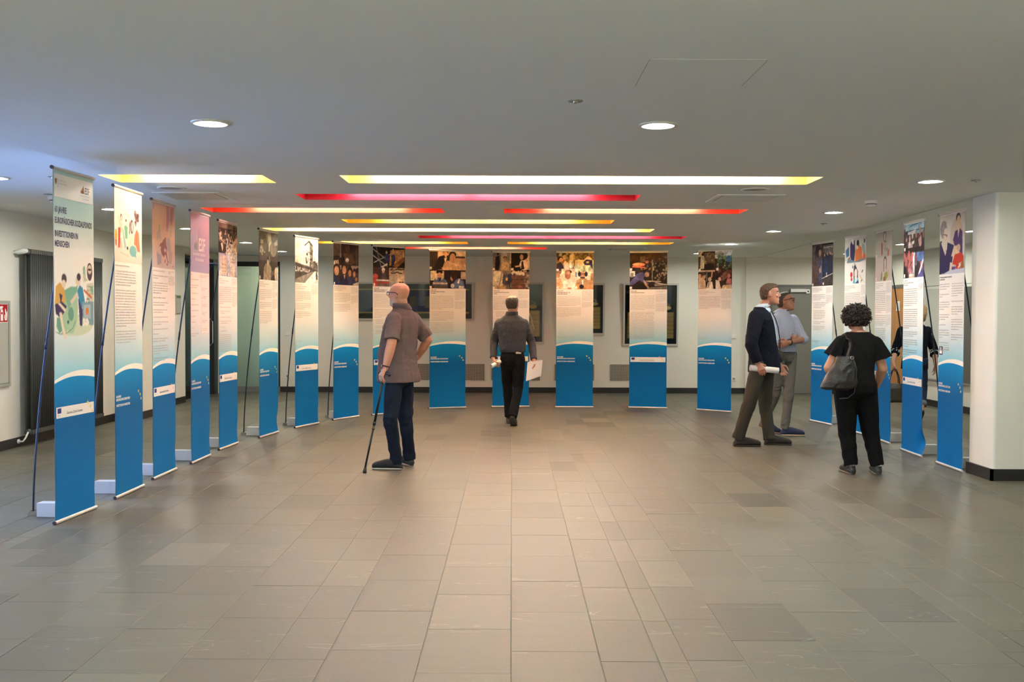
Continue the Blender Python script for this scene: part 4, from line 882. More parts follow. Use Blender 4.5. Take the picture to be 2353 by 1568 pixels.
# ------------------------------------------------------------------ fittings on walls and ceiling
def build_fittings():
    # tube radiator on the left wall
    X0 = XL + .03
    t = thing('tube_radiator', 'tall anthracite tube radiator on the left wall behind the first banner', 'radiator', (XL, 12.42, 0))
    y0, y1, z0, z1 = -1.0, 1.02, .14, 2.19
    n = 44
    tm = MB().tube([(0, 0, z0 + .03), (0, 0, z1 - .03)], .0155, 8).mesh('radiator_tube', M_RAD, True)
    for i in range(n):
        y = y0 + .03 + (y1 - y0 - .06) * i / (n - 1)
        link('radiator_tube', tm, t, (.14, y, 0)); link('radiator_tube', tm, t, (.08, y, 0))
    for z in (z0 + .02, z1 - .02):
        b = MB().tube([(.11, y0, z), (.11, y1, z)], .034, 10); b.build('header_pipe', M_RAD, t, True)
    hm = MB().box(.06, -.02, -.02, .158, .02, .02).mesh('tube_head', M_RAD)
    for i in range(n):
        y = y0 + .03 + (y1 - y0 - .06) * i / (n - 1)
        for z in (z0 + .02, z1 - .015): link('tube_head', hm, t, (0, y, z)).scale = (1, .9, 1.2)
    for y in (-.7, .75):
        MB().box(0, y - .02, 1.7, .09, y + .02, 1.74).box(0, y - .02, .5, .09, y + .02, .54).build('wall_bracket', M_RAD, t)
    MB().tube([(.0, y0 - .06, z1 - .03), (.05, y0 - .06, z1 - .03), (.10, y0 - .05, z1 - .015), (.125, y0 - .02, z1 - .01)], [.015, .028, .034, .024], 12).build('valve_head', M_WHITEPL, t, True)
    MB().tube([(.0, y0 - .04, .06), (.07, y0 - .04, .06), (.10, y0 - .04, .10), (.11, y0 + .0, .16)], .010, 8).tube([(.0, y0 - .04, .06), (.03, y0 - .04, .06)], .026, 12).build('supply_pipe', M_WHITEPL, t, True)
    # fire cabinet
    t = thing('extinguisher_cabinet', 'flush grey wall cabinet with a red extinguisher sign at the left picture edge', 'cabinet', (XL, 10.87, 0))
    f = MB(); a, b, c, d, w = -.36, .35, .69, 1.62, .035
    f.box(0, a, c, .022, a + w, d).box(0, b - w, c, .022, b, d).box(0, a + w, c, .022, b - w, c + w).box(0, a + w, d - w, .022, b - w, d)
    f.build('cabinet_frame', mat('cabinet_frame_grey', (.36, .36, .31), .5, var=.03), t)
    dr = MB().box(0, a + w + .004, c + w + .004, .016, b - w - .004, d - w - .004).build('cabinet_door', mat('cabinet_door_grey', (.42, .42, .35), .5, var=.03), t)
    pic = Pic(60, 60, '#b3101c').run("r #f2ece4 0 0 100 3;r #f2ece4 0 97 100 100;r #f2ece4 0 0 3 100;r #f2ece4 97 0 100 100;p #f2ece4 22 40 26 32 44 32 48 40 48 90 22 90;r #b3101c 26 44 44 56;r #f2ece4 30 20 40 32;p #f2ece4 16 14 44 12 50 20 30 22 18 34 12 34;p #f2ece4 70 24 78 30 82 50 90 36 92 60 88 88 66 88 60 70 64 56 70 62 68 44;l #b3101c 1 70 50 80 70;l #b3101c 1 66 66 82 80")
    s = link('extinguisher_sign', print_mesh('extinguisher_sign', pic.out(), .20, .20, M_INK), dr, (.018, .10, 1.385), PI / 2)
    # plaque beside the entrance
    t = thing('wall_plaque', 'small framed notice with a green header beside the glass door', 'notice', (XL, 16.90, 0))
    MB().box(0, -.115, 1.49, .018, .115, 1.80).build('notice_frame', M_ALU, t)
    MB().box(.018, -.10, 1.505, .021, .10, 1.745).build('notice_sheet', mat('notice_paper', (.42, .42, .36), .6, var=.12, vscale=(1, 30, 40)), t)
    MB().box(.018, -.10, 1.745, .021, .10, 1.785).build('notice_header', mat('notice_green', (.10, .20, .08), .6, var=.04), t)
    # switches and sockets on the back wall
    for nm, x, z, lab, cat in (('light_switch', -4.287, 1.12, 'white light switch on the back wall left of the tower banner', 'switch'),
                               ('wall_socket', -4.292, .305, 'white wall socket low on the back wall left of the tower banner', 'socket'),
                               ('light_switch', 4.235, 1.09, 'white light switch on the back wall right of the last back banner', 'switch'),
                               ('wall_socket', 4.24, .28, 'white wall socket low on the back wall right of the last back banner', 'socket')):
        t = thing(nm, lab, cat, (x, YF, z))
        bevel(MB().box(-.042, -.012, -.042, .042, 0, .042).build('cover_plate', M_WHITEPL, t), .003)
        if 'switch' in nm:
            MB().box(-.028, -.018, -.028, .028, -.012, .028).build('rocker', M_WHITEPL, t)
        else:
            o = MB().lathe([(.0005, 0), (.02, 0), (.022, .006)], n=16).build('socket_well', M_GREYMET, t); o.rotation_euler = (PI / 2, 0, 0); o.location = (0, -.0125, 0)
    # perforated grilles low on the back wall
    gm = mat('grille_dark', (.05, .045, .038), .6, var=.05)
    for x0, x1, lab in ((-2.0, -.526, 'wide perforated grille low on the back wall behind the cane man'), (-.393, .531, 'perforated wall grille hidden behind the walking man'),
                        (.82, 1.57, 'perforated wall grille behind the banner with flowers'), (1.884, 2.75, 'perforated wall grille left of the banner with the orange oval')):
        t = thing('wall_grille', lab, 'grille', ((x0 + x1) / 2, YF, .24), group='perforated grilles low on the back wall')
        w = (x1 - x0) / 2
        MB().box(-w, -.004, 0, w, 0, .305).build('grille_back', gm, t)
        s = MB(); k = int(2 * w / .0285)
        for i in range(k + 1):
            x = -w + 2 * w * i / k; s.box(x - .0062, -.012, 0, x + .0062, -.004, .305)
        for i in range(12):
            z = .305 * i / 11; s.box(-w, -.0115, z - .005, w, -.0045, z + .005)
        s.build('grille_lattice', mat('grille_metal', (.40, .36, .29), .5, var=.03), t)
    # framed pictures on the back wall
    goth = "r #0f0f0d 0 0 100 100;p #b8964e 22 92 22 44 27 34 34 27 42 22 50 18 58 22 66 27 73 34 78 44 78 92;p #17140f 22 46 22 40 34 27 50 16 66 27 78 40 78 46;e #a88e54 50 27 6 3.6;e #a88e54 40 33 5 3.2;e #a88e54 60 33 5 3.2;e #a88e54 30 39 5 3.2;e #a88e54 50 38 5 3.2;e #a88e54 70 39 5 3.2;e #a88e54 40 44 4 2.6;e #a88e54 60 44 4 2.6;r #12100c 34 40 37 92;r #12100c 48.5 40 51.5 92;r #12100c 63 40 66 92;r #6a562e 22 54 78 54.6;r #6a562e 22 61 78 61.6;r #6a562e 22 68 78 68.6;r #6a562e 22 75 78 75.6;r #6a562e 22 82 78 82.6;r #0a0a08 22 90 78 95"
    blue = "r #3c3f38 0 0 100 100;r #b49a6a 3 16 97 18.5;r #b49a6a 3 81 97 84;r #181e58 4 19 96 80;r #2c4468 4 19 14 80;r #24348c 14 22 30 66;r #16204c 30 30 46 80;r #4c442c 47 36 52 66;r #181e58 47 19 60 36;r #60604a 60 36 66 68;r #34484e 67 22 79 80;r #181e58 79 19 88 80;r #24345c 88 22 96 78;l #0c0c10 .6 78 2 78 40 75 70 70 96"
    for nm, x0, x1, z0, z1, code, lab, wh in (
        ('framed_picture', -3.03, -.736, 1.378, 2.109, blue, 'long framed blue abstract panel on the back wall behind the cane man', (120, 44)),
        ('framed_picture', -.414, .611, .942, 2.109, goth, 'framed gothic window picture behind the walking man', (70, 82)),
        ('framed_picture', .863, 1.765, 1.112, 2.097, goth, 'shorter framed gothic window picture behind the flower banner', (66, 72)),
        ('framed_picture', 2.116, 3.17, .909, 2.101, goth, 'framed gothic window picture behind the orange oval banner', (70, 80))):
        t = thing(nm, lab, 'picture', ((x0 + x1) / 2, YF, z0), group='framed pictures on the back wall'); t.rotation_euler = (.04, 0, 0)
        w, h = (x1 - x0) / 2, z1 - z0; e = .035
        f = MB().box(-w, -.03, 0, w, 0, e).box(-w, -.03, h - e, w, 0, h).box(-w, -.03, e, -w + e, 0, h - e).box(w - e, -.03, e, w, 0, h - e)
        f.build('picture_frame', mat('pale_frame', (.50, .48, .42), .5, var=.03), t)
        MB().box(-w + e, -.010, e, w - e, 0, h - e).build('picture_backing', M_GREYMET, t)
        pic = Pic(*wh, '#101010')
        if code is goth: pic.x = 50 + (pic.x - 50) / 1.55
        pic.run(code)
        if x0 < 0 and code is goth: pic.x = 50 + (pic.x - 50) * 1.55; pic.run('l #d8c48c 1.2 73 50 78 60 83 77')
        pic.a *= 1.5
        link('picture_print', print_mesh('picture_print', pic.out(), 2 * w - 2 * e, h - 2 * e, M_INK), t, (-w + e, -.0115, e))
        MB().box(-w + e, -.020, e, w - e, -.017, h - e).build('picture_glass', M_GLASS, t)
    # display board on the right wall
    t = thing('display_board', 'large grey display board on the right wall beside the pier', 'board', (XR, 15.0, .44))
    bm = MB().box(-.03, -1.6, .02, 0, .75, 1.50).build('board_face', mat('board_grey', (.115, .11, .095), .4, var=.04), t)
    MB().box(-.05, -1.6, 0, 0, 2.25, .022).build('board_ledge', M_ALU, t)
    MB().box(-.02, .75, .02, 0, 2.25, 1.50).build('board_pale_field', mat('board_pale', (.60, .59, .52), .5, var=.03), t)
    # signs on the right wall
    t = thing('fire_sign', 'small red fire sign on the right wall above the blonde woman', 'sign', (XR, 17.45, 1.57))
    MB().box(-.006, -.10, 0, 0, .10, .20).build('sign_plate', mat('sign_red', (.45, .02, .03), .5, var=.03), t)
    MB().box(-.008, -.04, .04, -.006, .0, .15).box(-.008, .02, .05, -.006, .06, .13).build('sign_symbol', M_WHITEINK, t)
    t = thing('door_sign', 'small white pictogram sign on the wooden door', 'sign', (XR - .022, 18.44, 1.585))
    MB().box(-.004, -.085, 0, 0, .085, .17).build('sign_plate', M_WHITEPL, t)
    MB().box(-.006, -.05, .02, -.004, -.03, .15).box(-.006, -.01, .02, -.004, .05, .09).box(-.006, .0, .10, -.004, .03, .135).build('sign_symbol', M_TEXT, t)
    # ceiling air diffusers
    for x0, y0, lab in ((1.90, 9.49, 'square slatted air diffuser in the ceiling, right of the crimson slot'), (-3.30, 9.45, 'square slatted air diffuser in the ceiling above the second left banner'), (1.60, 16.95, 'far square air diffuser in the ceiling above the back banners')):
        t = thing('air_diffuser', lab, 'diffuser', (x0 + .3, y0 + .3, ZC), group='square air diffusers in the ceiling')
        w = .31
        MB().box(-w, -w, -.008, w, -w + .05, 0).box(-w, w - .05, -.008, w, w, 0).box(-w, -w + .05, -.008, -w + .05, w - .05, 0).box(w - .05, -w + .05, -.008, w, w - .05, 0).build('diffuser_frame', M_CEIL, t)
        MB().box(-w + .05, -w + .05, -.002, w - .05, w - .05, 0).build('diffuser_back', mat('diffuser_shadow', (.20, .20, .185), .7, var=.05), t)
        sm = MB().add([(-.004, -w + .05, -.002), (.016, -w + .05, -.010), (.016, w - .05, -.010), (-.004, w - .05, -.002), (-.004, -w + .05, -.004), (.016, -w + .05, -.012), (.016, w - .05, -.012), (-.004, w - .05, -.004)], [(0, 1, 2, 3), (7, 6, 5, 4), (0, 4, 5, 1), (2, 6, 7, 3), (1, 5, 6, 2), (0, 3, 7, 4)]).mesh('slat', M_CEIL)
        for i in range(16):
            link('slat', sm, t, (-w + .075 + i * .031, 0, 0)).scale = (-1 if x0 < 0 else 1, 1, 1)
    # round loudspeaker covers
    for x, y, lab in ((2.143, 9.10, 'round flush loudspeaker cover in the ceiling at the right'), (-3.02, 9.13, 'round flush loudspeaker cover in the ceiling at the left')):
        t = thing('ceiling_speaker', lab, 'speaker', (x, y, ZC), group='round loudspeaker covers in the ceiling')
        MB().lathe([(.10, -.004), (.105, -.008), (.125, -.006), (.126, 0)], n=28).build('speaker_rim', M_CEIL, t, True)
        MB().lathe([(.0005, -.004), (.10, -.004)], n=28).build('speaker_mesh', mat('speaker_mesh_grey', (.40, .40, .36), .7, var=.1, vscale=(120, 120, 120)), t)
    for x, y, lab in ((3.476, 9.98, 'smoke detector on the ceiling at the right'), (-4.40, 9.90, 'smoke detector on the ceiling left of the first banner')):
        t = thing('smoke_detector', lab, 'detector', (x, y, ZC), group='smoke detectors on the ceiling')
        MB().lathe([(.0005, -.055), (.03, -.055), (.042, -.045), (.045, -.03)], n=18).build('detector_head', M_WHITEPL, t, True)
        MB().lathe([(.045, -.03), (.062, -.022), (.065, 0)], n=18).build('detector_base', M_WHITEPL, t, True)
        MB().lathe([(.046, -.036), (.050, -.033), (.046, -.028)], n=18).build('detector_slit', M_DARKFRAME, t)
    for x, y, lab in ((3.795, 8.44, 'small sprinkler cap on the ceiling right of the nearest right downlight'), (3.758, 12.42, 'small sprinkler cap on the ceiling above the right banner row'),
                      (-3.75, 8.41, 'small sprinkler cap on the ceiling left of the first banner top'), (-4.345, 9.64, 'small sprinkler cap in front of the left smoke detector'), (.326, 5.377, 'small pale sprinkler cap on the ceiling near the front right downlight')):
        t = thing('sprinkler_cap', lab, 'sprinkler', (x, y, ZC), group='sprinkler caps on the ceiling')
        MB().lathe([(.0005, -.006), (.036, -.006), (.040, -.002), (.040, 0)], n=16).build('cap_plate', mat('sprinkler_grey', (.25, .25, .23), .5, var=.04), t, True)
        MB().lathe([(.0005, -.016), (.010, -.016), (.012, -.006)], n=10).build('sprinkler_nozzle', M_CHROME, t, True)
    # added light helpers, then tiny pendant and courtyard seen through the entrance
    struct(MB().box(-30, -12, -.06, XL - .3, 13.5, -.02).build('bounce_paving', mat('pale_bounce_paving', (.66, .66, .64), .8, var=.05, vscale=(1, 1, 1))), 'unseen pale paving added outside the left window to bounce skylight')  # unseen paving, added pale to throw skylight up onto the ceiling
    struct(MB().box(XL - 2.3, -12, 2.66, XL - .3, 13.5, 2.86).build('sky_blocking_overhang', M_CEIL), 'unseen flat overhang added outside the left window to block high sky')  # unseen overhang added to keep high sky off the floor
    struct(MB().box(-60, -20, -.14, XL - .3, 60, -.07).build('ground', mat('courtyard_paving', (.10, .125, .105), .8, var=.2, vscale=(2, 2, 2))), 'dull green courtyard paving outside the glass door')
    t = thing('garden_pavilion', 'low blue-grey pavilion outside the glass door', 'building', (-9.6, 29.0, -.06))
    MB().box(-3.2, 0, 1.62, 3.2, 1.5, 2.08).build('roof_band', mat('pavilion_blue', (.14, .18, .25), .5, var=.05), t)
    MB().box(-3.2, 0, 0, 3.2, 1.5, .72).build('low_wall', mat('pavilion_green', (.10, .13, .10), .7, var=.08), t)
    for i in range(11):
        MB().box(-3.2 + i * .62, .02, .72, -3.12 + i * .62, .1, 1.62).build('mullion', M_DARKFRAME, t)
        if i < 10:
            MB().box(-3.12 + i * .62, .1, .72, -2.58 + i * .62, .13, 1.62).build('pane', mat('pavilion_pane', (.22, .30, .26), .3, var=.05), t)
    t = thing('hanging_mobile', 'string of dark and red discs hanging behind the glass door', 'ornament', (-5.84, 18.65, 0))
    MB().tube([(0, 0, 1.82), (0, 0, 2.45)], .003, 6).build('string', M_DARKFRAME, t)
    red = mat('disc_red', (.22, .03, .04), .4, var=.05)
    for i in range(10):
        o = MB().lathe([(.0005, .009), (.018, .006), (.024, 0), (.018, -.006), (.0005, -.009)], n=14).build('disc', red if i in (5, 6, 2) else M_DARKFRAME, t, True); o.location = (0, 0, 2.40 - i * .053)
    t = thing('potted_fern', 'dark leafy fern silhouette outside the glass door', 'plant', (-5.95, 18.75, 0))
    lm = mat('fern_green', (.035, .05, .02), .6, var=.2)
    MB().lathe([(.10, 0), (.13, .5), (.145, .55), (.12, .54)], n=16, cap=True).build('plant_pot', M_DARKFRAME, t, True)
    rr = random.Random(4)
    for i in range(16):
        a = rr.uniform(0, 2 * PI); r = rr.uniform(.06, .16); hgt = rr.uniform(1.45, 1.86)
        p = MB(); dx, dy = math.cos(a), math.sin(a); w = .018
        pp = [(0, 0, .5), (dx * r * .3, dy * r * .3, hgt * .75), (dx * r, dy * r, hgt), (dx * r * 1.5, dy * r * 1.5, hgt - .08)]
        for q, ww in zip(range(3), (w * .4, w, w)):
            A, B = Vector(pp[q]), Vector(pp[q + 1]); s = Vector((-dy, dx, 0)) * ww; s2 = s * (1 if q < 2 else .1)
            p.add([A - s, A + s, B + s2, B - s2, A - s + Vector((0, 0, .004)), A + s + Vector((0, 0, .004)), B + s2 + Vector((0, 0, .004)), B - s2 + Vector((0, 0, .004))], [(0, 1, 2, 3), (7, 6, 5, 4), (0, 4, 5, 1), (1, 5, 6, 2), (2, 6, 7, 3), (3, 7, 4, 0)])
        p.build('frond', lm, t)
build_fittings()
POSE = {'cane': {'neck': (-1.062, 9.88, 1.556), 'head': (-1.084, 9.85, 1.672), 'Ls': (-1.126, 9.71, 1.48), 'Rs': (-0.962, 10.02, 1.481), 'Le': (-1.127, 9.62, 1.219), 'Lw': (-1.182, 9.6, 0.988), 'Lh': (-1.216, 9.58, 0.923), 'Re': (-0.825, 10.06, 1.239), 'Rw': (-0.941, 10.16, 1.059), 'Rh': (-0.987, 10.1, 1.019), 'Lhip': (-1.115, 9.8, 0.907), 'Rhip': (-1.041, 9.97, 0.897), 'Lk': (-1.15, 9.71, 0.487), 'La': (-1.102, 9.8, 0.073), 'Rk': (-1.031, 9.95, 0.463), 'Ra': (-1.002, 10.05, 0.046)},
        'walk': {'neck': (-0.004, 13.72, 1.497), 'head': (0.007, 13.7, 1.625), 'Ls': (-0.179, 13.75, 1.404), 'Rs': (0.171, 13.75, 1.405), 'Le': (-0.238, 13.85, 1.127), 'Lw': (-0.252, 13.7, 0.893), 'Lh': (-0.221, 13.62, 0.827), 'Re': (0.261, 13.85, 1.129), 'Rw': (0.294, 13.68, 0.872), 'Rh': (0.315, 13.6, 0.806), 'Lhip': (-0.066, 13.75, 0.914), 'Rhip': (0.085, 13.75, 0.915), 'Lk': (-0.06, 13.95, 0.503), 'La': (-0.035, 14.02, 0.111), 'Rk': (0.087, 13.8, 0.503), 'Ra': (0.012, 13.6, 0.146)},
        'suit': {'neck': (2.86, 11.74, 1.594), 'head': (2.943, 11.72, 1.728), 'Rs': (2.734, 11.52, 1.513), 'Ls': (2.935, 11.92, 1.515), 'Re': (2.66, 11.42, 1.174), 'Rw': (2.735, 11.42, 0.956), 'Rh': (2.759, 11.4, 0.904), 'Le': (2.978, 12.0, 1.159), 'Lw': (3.123, 12.0, 0.915), 'Lh': (3.154, 12.0, 0.854), 'Rhip': (2.807, 11.62, 0.952), 'Lhip': (2.926, 11.82, 0.943), 'Rk': (2.688, 11.6, 0.499), 'Ra': (2.582, 11.66, 0.112), 'Lk': (2.928, 11.85, 0.459), 'La': (2.969, 11.8, 0.082)},
        'cross': {'neck': (3.342, 12.72, 1.55), 'head': (3.384, 12.7, 1.658), 'Rs': (3.199, 12.58, 1.475), 'Ls': (3.521, 12.84, 1.475), 'Re': (3.214, 12.48, 1.136), 'Rw': (3.415, 12.48, 1.169), 'Rh': (3.492, 12.55, 1.231), 'Le': (3.609, 12.7, 1.196), 'Lw': (3.345, 12.4, 1.165), 'Lh': (3.283, 12.4, 1.144), 'Rhip': (3.288, 12.64, 1.025), 'Lhip': (3.46, 12.78, 1.02), 'Rk': (3.281, 12.76, 0.516), 'Ra': (3.182, 12.96, 0.109), 'Lk': (3.417, 12.66, 0.498), 'La': (3.388, 12.7, 0.105)},
        'curly': {'neck': (3.249, 9.64, 1.356), 'head': (3.23, 9.66, 1.47), 'Ls': (3.068, 9.62, 1.282), 'Rs': (3.423, 9.62, 1.275), 'Le': (2.969, 9.62, 0.996), 'Lw': (3.107, 9.82, 0.853), 'Lh': (3.168, 9.88, 0.824), 'Re': (3.475, 9.62, 0.99), 'Rw': (3.47, 9.76, 0.817), 'Rh': (3.443, 9.8, 0.755), 'Lhip': (3.13, 9.62, 0.825), 'Rhip': (3.314, 9.62, 0.826), 'Lk': (3.165, 9.66, 0.362), 'La': (3.188, 9.62, 0.072), 'Rk': (3.386, 9.66, 0.363), 'Ra': (3.43, 9.6, 0.067)},
        'blonde': {'neck': (5.796, 14.72, 1.406), 'head': (5.855, 14.7, 1.524), 'Ls': (5.572, 14.72, 1.318), 'Rs': (5.971, 14.72, 1.319), 'Le': (5.525, 14.8, 1.003), 'Lw': (5.45, 14.66, 0.821), 'Lh': (5.442, 14.62, 0.754), 'Re': (6.073, 14.76, 0.993), 'Rw': (6.029, 14.6, 0.8), 'Rh': (6.021, 14.58, 0.727), 'Lhip': (5.703, 14.72, 0.844), 'Rhip': (5.853, 14.72, 0.844), 'Lk': (5.766, 14.9, 0.412), 'La': (5.789, 14.95, 0.071), 'Rk': (5.898, 14.74, 0.418), 'Ra': (5.823, 14.56, 0.158)}}
# ------------------------------------------------------------------ people
def V3(p): return np.array(p, float)
def unit(v): v = V3(v); return v / (np.linalg.norm(v) + 1e-9)

def ellipsoid(mb, c, r, axes=None, n=14, m=9):
    ax = np.eye(3) if axes is None else np.array(axes)
    vs = [c + r[2] * ax[2]]
    for i in range(1, m):
        a = PI * i / m
        for j in range(n):
            t = 2 * PI * j / n
            vs.append(c + ax[0] * r[0] * math.sin(a) * math.cos(t) + ax[1] * r[1] * math.sin(a) * math.sin(t) + ax[2] * r[2] * math.cos(a))
    vs.append(c - r[2] * ax[2])
    fs = [(0, 1 + j, 1 + (j + 1) % n) for j in range(n)]
    for i in range(m - 2):
        for j in range(n):
            a = 1 + i * n; fs.append((a + j, a + n + j, a + n + (j + 1) % n, a + (j + 1) % n))
    e = len(vs) - 1; a = 1 + (m - 2) * n
    fs += [(e, a + (j + 1) % n, a + j) for j in range(n)]
    mb.add(vs, fs)

def loft(mb, rings, n=20, p=2.0):
    """rings: (centre, half axis u, half axis v); closed at both ends; p is the superellipse power"""
    vs = []; k = len(rings)
    for c, u, v in rings:
        for j in range(n):
            t = 2 * PI * j / n; ct, st = math.cos(t), math.sin(t)
            q = (abs(ct) ** p + abs(st) ** p) ** (-1 / p)
            vs.append(V3(c) + V3(u) * ct * q + V3(v) * st * q)
    fs = [(i * n + j, i * n + (j + 1) % n, (i + 1) * n + (j + 1) % n, (i + 1) * n + j) for i in range(k - 1) for j in range(n)]
    fs += [tuple(range(n - 1, -1, -1)), tuple((k - 1) * n + j for j in range(n))]
    mb.add(vs, fs)

def limb(mb, pts, rad, n=12, cut=False):
    """tapered limb through joints with round joints"""
    pts = [V3(p) for p in pts]
    for a, b, ra, rb in zip(pts[:-1], pts[1:], rad[:-1], rad[1:]):
        d = unit(b - a); u = unit(np.cross(d, (0.13, 0.9, 0.31))); w = np.cross(d, u)
        loft(mb, [(a + (b - a) * t, u * (ra + (rb - ra) * t), w * (ra + (rb - ra) * t)) for t in (0, .33, .66, 1)], n)
    for p, r in zip(pts[:-1] if cut else pts, rad):
        ellipsoid(mb, p, (r, r, r), n=n, m=8)

def solid(mb, name, mats, voxel=.007, smooth=3, fold=None):
    """fuse overlapping shapes into one continuous smooth skin"""
    me = mb.mesh('tmp', [])
    ob = bpy.data.objects.new('tmp', me); COL.objects.link(ob)
    r = ob.modifiers.new('r', 'REMESH'); r.mode = 'VOXEL'; r.voxel_size = voxel
    if smooth:
        s = ob.modifiers.new('s', 'SMOOTH'); s.factor = .5; s.iterations = smooth
    dg = bpy.context.evaluated_depsgraph_get(); dg.update()
    out = bpy.data.meshes.new_from_object(ob.evaluated_get(dg))
    bpy.data.objects.remove(ob, do_unlink=True); bpy.data.meshes.remove(me)
    out.name = name
    out.materials.clear()
    for m in (mats if isinstance(mats, (list, tuple)) else [mats]): out.materials.append(m)
    k = len(out.vertices); co = np.empty(k * 3); out.vertices.foreach_get('co', co); co = co.reshape(-1, 3)
    if fold is not None:
        no = np.empty(k * 3); out.vertices.foreach_get('normal', no); no = no.reshape(-1, 3)
        co = co + no * fold(co)[:, None]
        out.vertices.foreach_set('co', co.ravel())
    out.polygons.foreach_set('use_smooth', [True] * len(out.polygons))
    out.update()
    return out, co

def folds(seed, amp, spots, base=.25):
    """cloth creases: crossing soft ridges that grow near the given spots (point, reach)"""
    r = np.random.default_rng(seed)
    K = [(unit(r.normal(size=3) * (1, 1, .8)), r.uniform(26, 60), r.uniform(0, 6)) for _ in range(4)]
    def f(co):
        w = np.full(len(co), base)
        for p, reach in spots:
            w += np.exp(-((co - V3(p)) ** 2).sum(1) / reach ** 2)
        w = np.clip(w, 0, 1)
        s = np.zeros(len(co))
        for d, fr, ph in K:
            q = co @ d
            warp = np.sin(co @ unit((d[2], d[0], -d[1])) * fr * .33 + ph) * 1.3
            s += np.sin(q * fr + warp + ph)
        s = s / len(K)
        ridge = 1 - np.abs(np.sin(co @ K[0][0] * 34 + 2.2 * s + 1.1 * np.sin(co[:, 2] * 15 + K[1][2]))) * 2
        return amp * w * (np.tanh(s * 2.2) * .8 + .45 * ridge)
    return f

HEADP = [  # height, front, back, half width
    (-.118, .066, .010, .020), (-.112, .080, -.004, .034), (-.098, .090, -.022, .048), (-.078, .090, -.045, .057), (-.052, .089, -.066, .063), (-.028, .087, -.082, .067),
    (.000, .083, -.094, .071), (.018, .083, -.099, .073), (.036, .090, -.102, .075), (.060, .087, -.101, .075), (.084, .072, -.090, .067), (.102, .045, -.068, .050), (.114, .012, -.038, .024)]

def head_frame(fwd, pitch=0.0, tilt=0.0):
    f = unit((fwd[0], fwd[1], 0)); l = np.array((-f[1], f[0], 0)); u = np.array((0, 0, 1.0))
    f2 = f * math.cos(pitch) + u * math.sin(pitch); u2 = u * math.cos(pitch) - f * math.sin(pitch)
    l2 = l * math.cos(tilt) + u2 * math.sin(tilt); u3 = u2 * math.cos(tilt) - l * math.sin(tilt)
    return f2, l2, u3

def add_head(mb, c, F, s=1.0):
    f, l, u = F
    def P(x, y, h): return V3(c) + f * x * s + l * y * s + u * h * s
    loft(mb, [(P((a + b) / 2, 0, h), f * (a - b) / 2 * s, l * w * s) for h, a, b, w in HEADP], 24, 2.25)
    # nose, brow, cheeks, lips, chin, ears
    loft(mb, [(P(.084, 0, .028), f * .010 * s, l * .008 * s), (P(.094, 0, .006), f * .012 * s, l * .009 * s), (P(.102, 0, -.014), f * .013 * s, l * .012 * s), (P(.098, 0, -.026), f * .012 * s, l * .016 * s), (P(.088, 0, -.031), f * .008 * s, l * .012 * s)], 12)
    for sg in (-1, 1):
        ellipsoid(mb, P(.078, sg * .030, .034), (.015 * s, .022 * s, .008 * s), (f, l, u), 10, 7)
        ellipsoid(mb, P(.066, sg * .040, -.018), (.020 * s, .020 * s, .020 * s), (f, l, u), 10, 7)
        ellipsoid(mb, P(-.012, sg * .078, .000), (.017 * s, .009 * s, .031 * s), (f, l, u), 10, 8)
    ellipsoid(mb, P(.088, 0, -.051), (.008 * s, .022 * s, .006 * s), (f, l, u), 10, 7)
    ellipsoid(mb, P(.087, 0, -.063), (.008 * s, .019 * s, .006 * s), (f, l, u), 10, 7)
    ellipsoid(mb, P(.080, 0, -.098), (.014 * s, .020 * s, .014 * s), (f, l, u), 10, 7)

def add_hand(mb, wrist, d, nrm, side, curl=.5, spread=.02, s=1.0, thumb=.5):
    """palm plus five bent fingers; d points along the hand, nrm out of the palm, side towards the thumb"""
    wrist = V3(wrist); d = unit(d); nrm = unit(V3(nrm) - d * np.dot(nrm, d)); sd = unit(np.cross(d, nrm))
    if np.dot(sd, side) < 0: sd = -sd
    loft(mb, [(wrist, sd * .027 * s, nrm * .021 * s), (wrist + d * .03 * s, sd * .034 * s, nrm * .019 * s), (wrist + d * .06 * s, sd * .041 * s, nrm * .017 * s), (wrist + d * .09 * s, sd * .042 * s, nrm * .014 * s)], 14, 2.6)
    for i, (o, L) in enumerate(((.033, .070), (.011, .080), (-.011, .075), (-.032, .060))):
        b = wrist + d * (.086 - abs(i - 1.2) * .004) * s + sd * o * s; a = curl * .55; pts = [b]; dd = unit(d + sd * spread * (1.5 - i))
        for q, fr in enumerate((.44, .32, .26)):
            dd = unit(dd * math.cos(a) + nrm * math.sin(a)); pts.append(pts[-1] + dd * L * fr * s); a = curl * (.9, .75)[min(q, 1)]
        limb(mb, pts, [.0098 * s, .0090 * s, .0082 * s, .0068 * s], 8)
    b = wrist + d * .030 * s + sd * .030 * s
    t1 = b + unit(d * .55 + sd * .8 + nrm * thumb * .4) * .038 * s; t2 = t1 + unit(d * .8 + sd * (.35 - thumb * .5) + nrm * thumb * .6) * .032 * s; t3 = t2 + unit(d * .8 - sd * thumb * .5 + nrm * thumb * .7) * .026 * s
    limb(mb, [b, t1, t2, t3], [.015 * s, .0115 * s, .0098 * s, .008 * s], 8)

SKIN = {}
def skin_mat(name, c):
    m = mat(name, c, .5, attr='skin', var=.06, vscale=(30, 30, 30), bump=.05, bscale=160, spec=.4)
    b = m.node_tree.nodes['Principled BSDF']
    return m

def paint(me, co, base, rules):
    c = np.tile(np.array(base), (len(co), 1))
    for mask, col, al in rules:
        m = mask(co)[:, None] * al
        c = c * (1 - m) + np.array(col) * m
    at = me.color_attributes.new('skin', 'FLOAT_COLOR', 'POINT')
    at.data.foreach_set('color', np.concatenate([c, np.ones((len(c), 1))], 1).ravel())

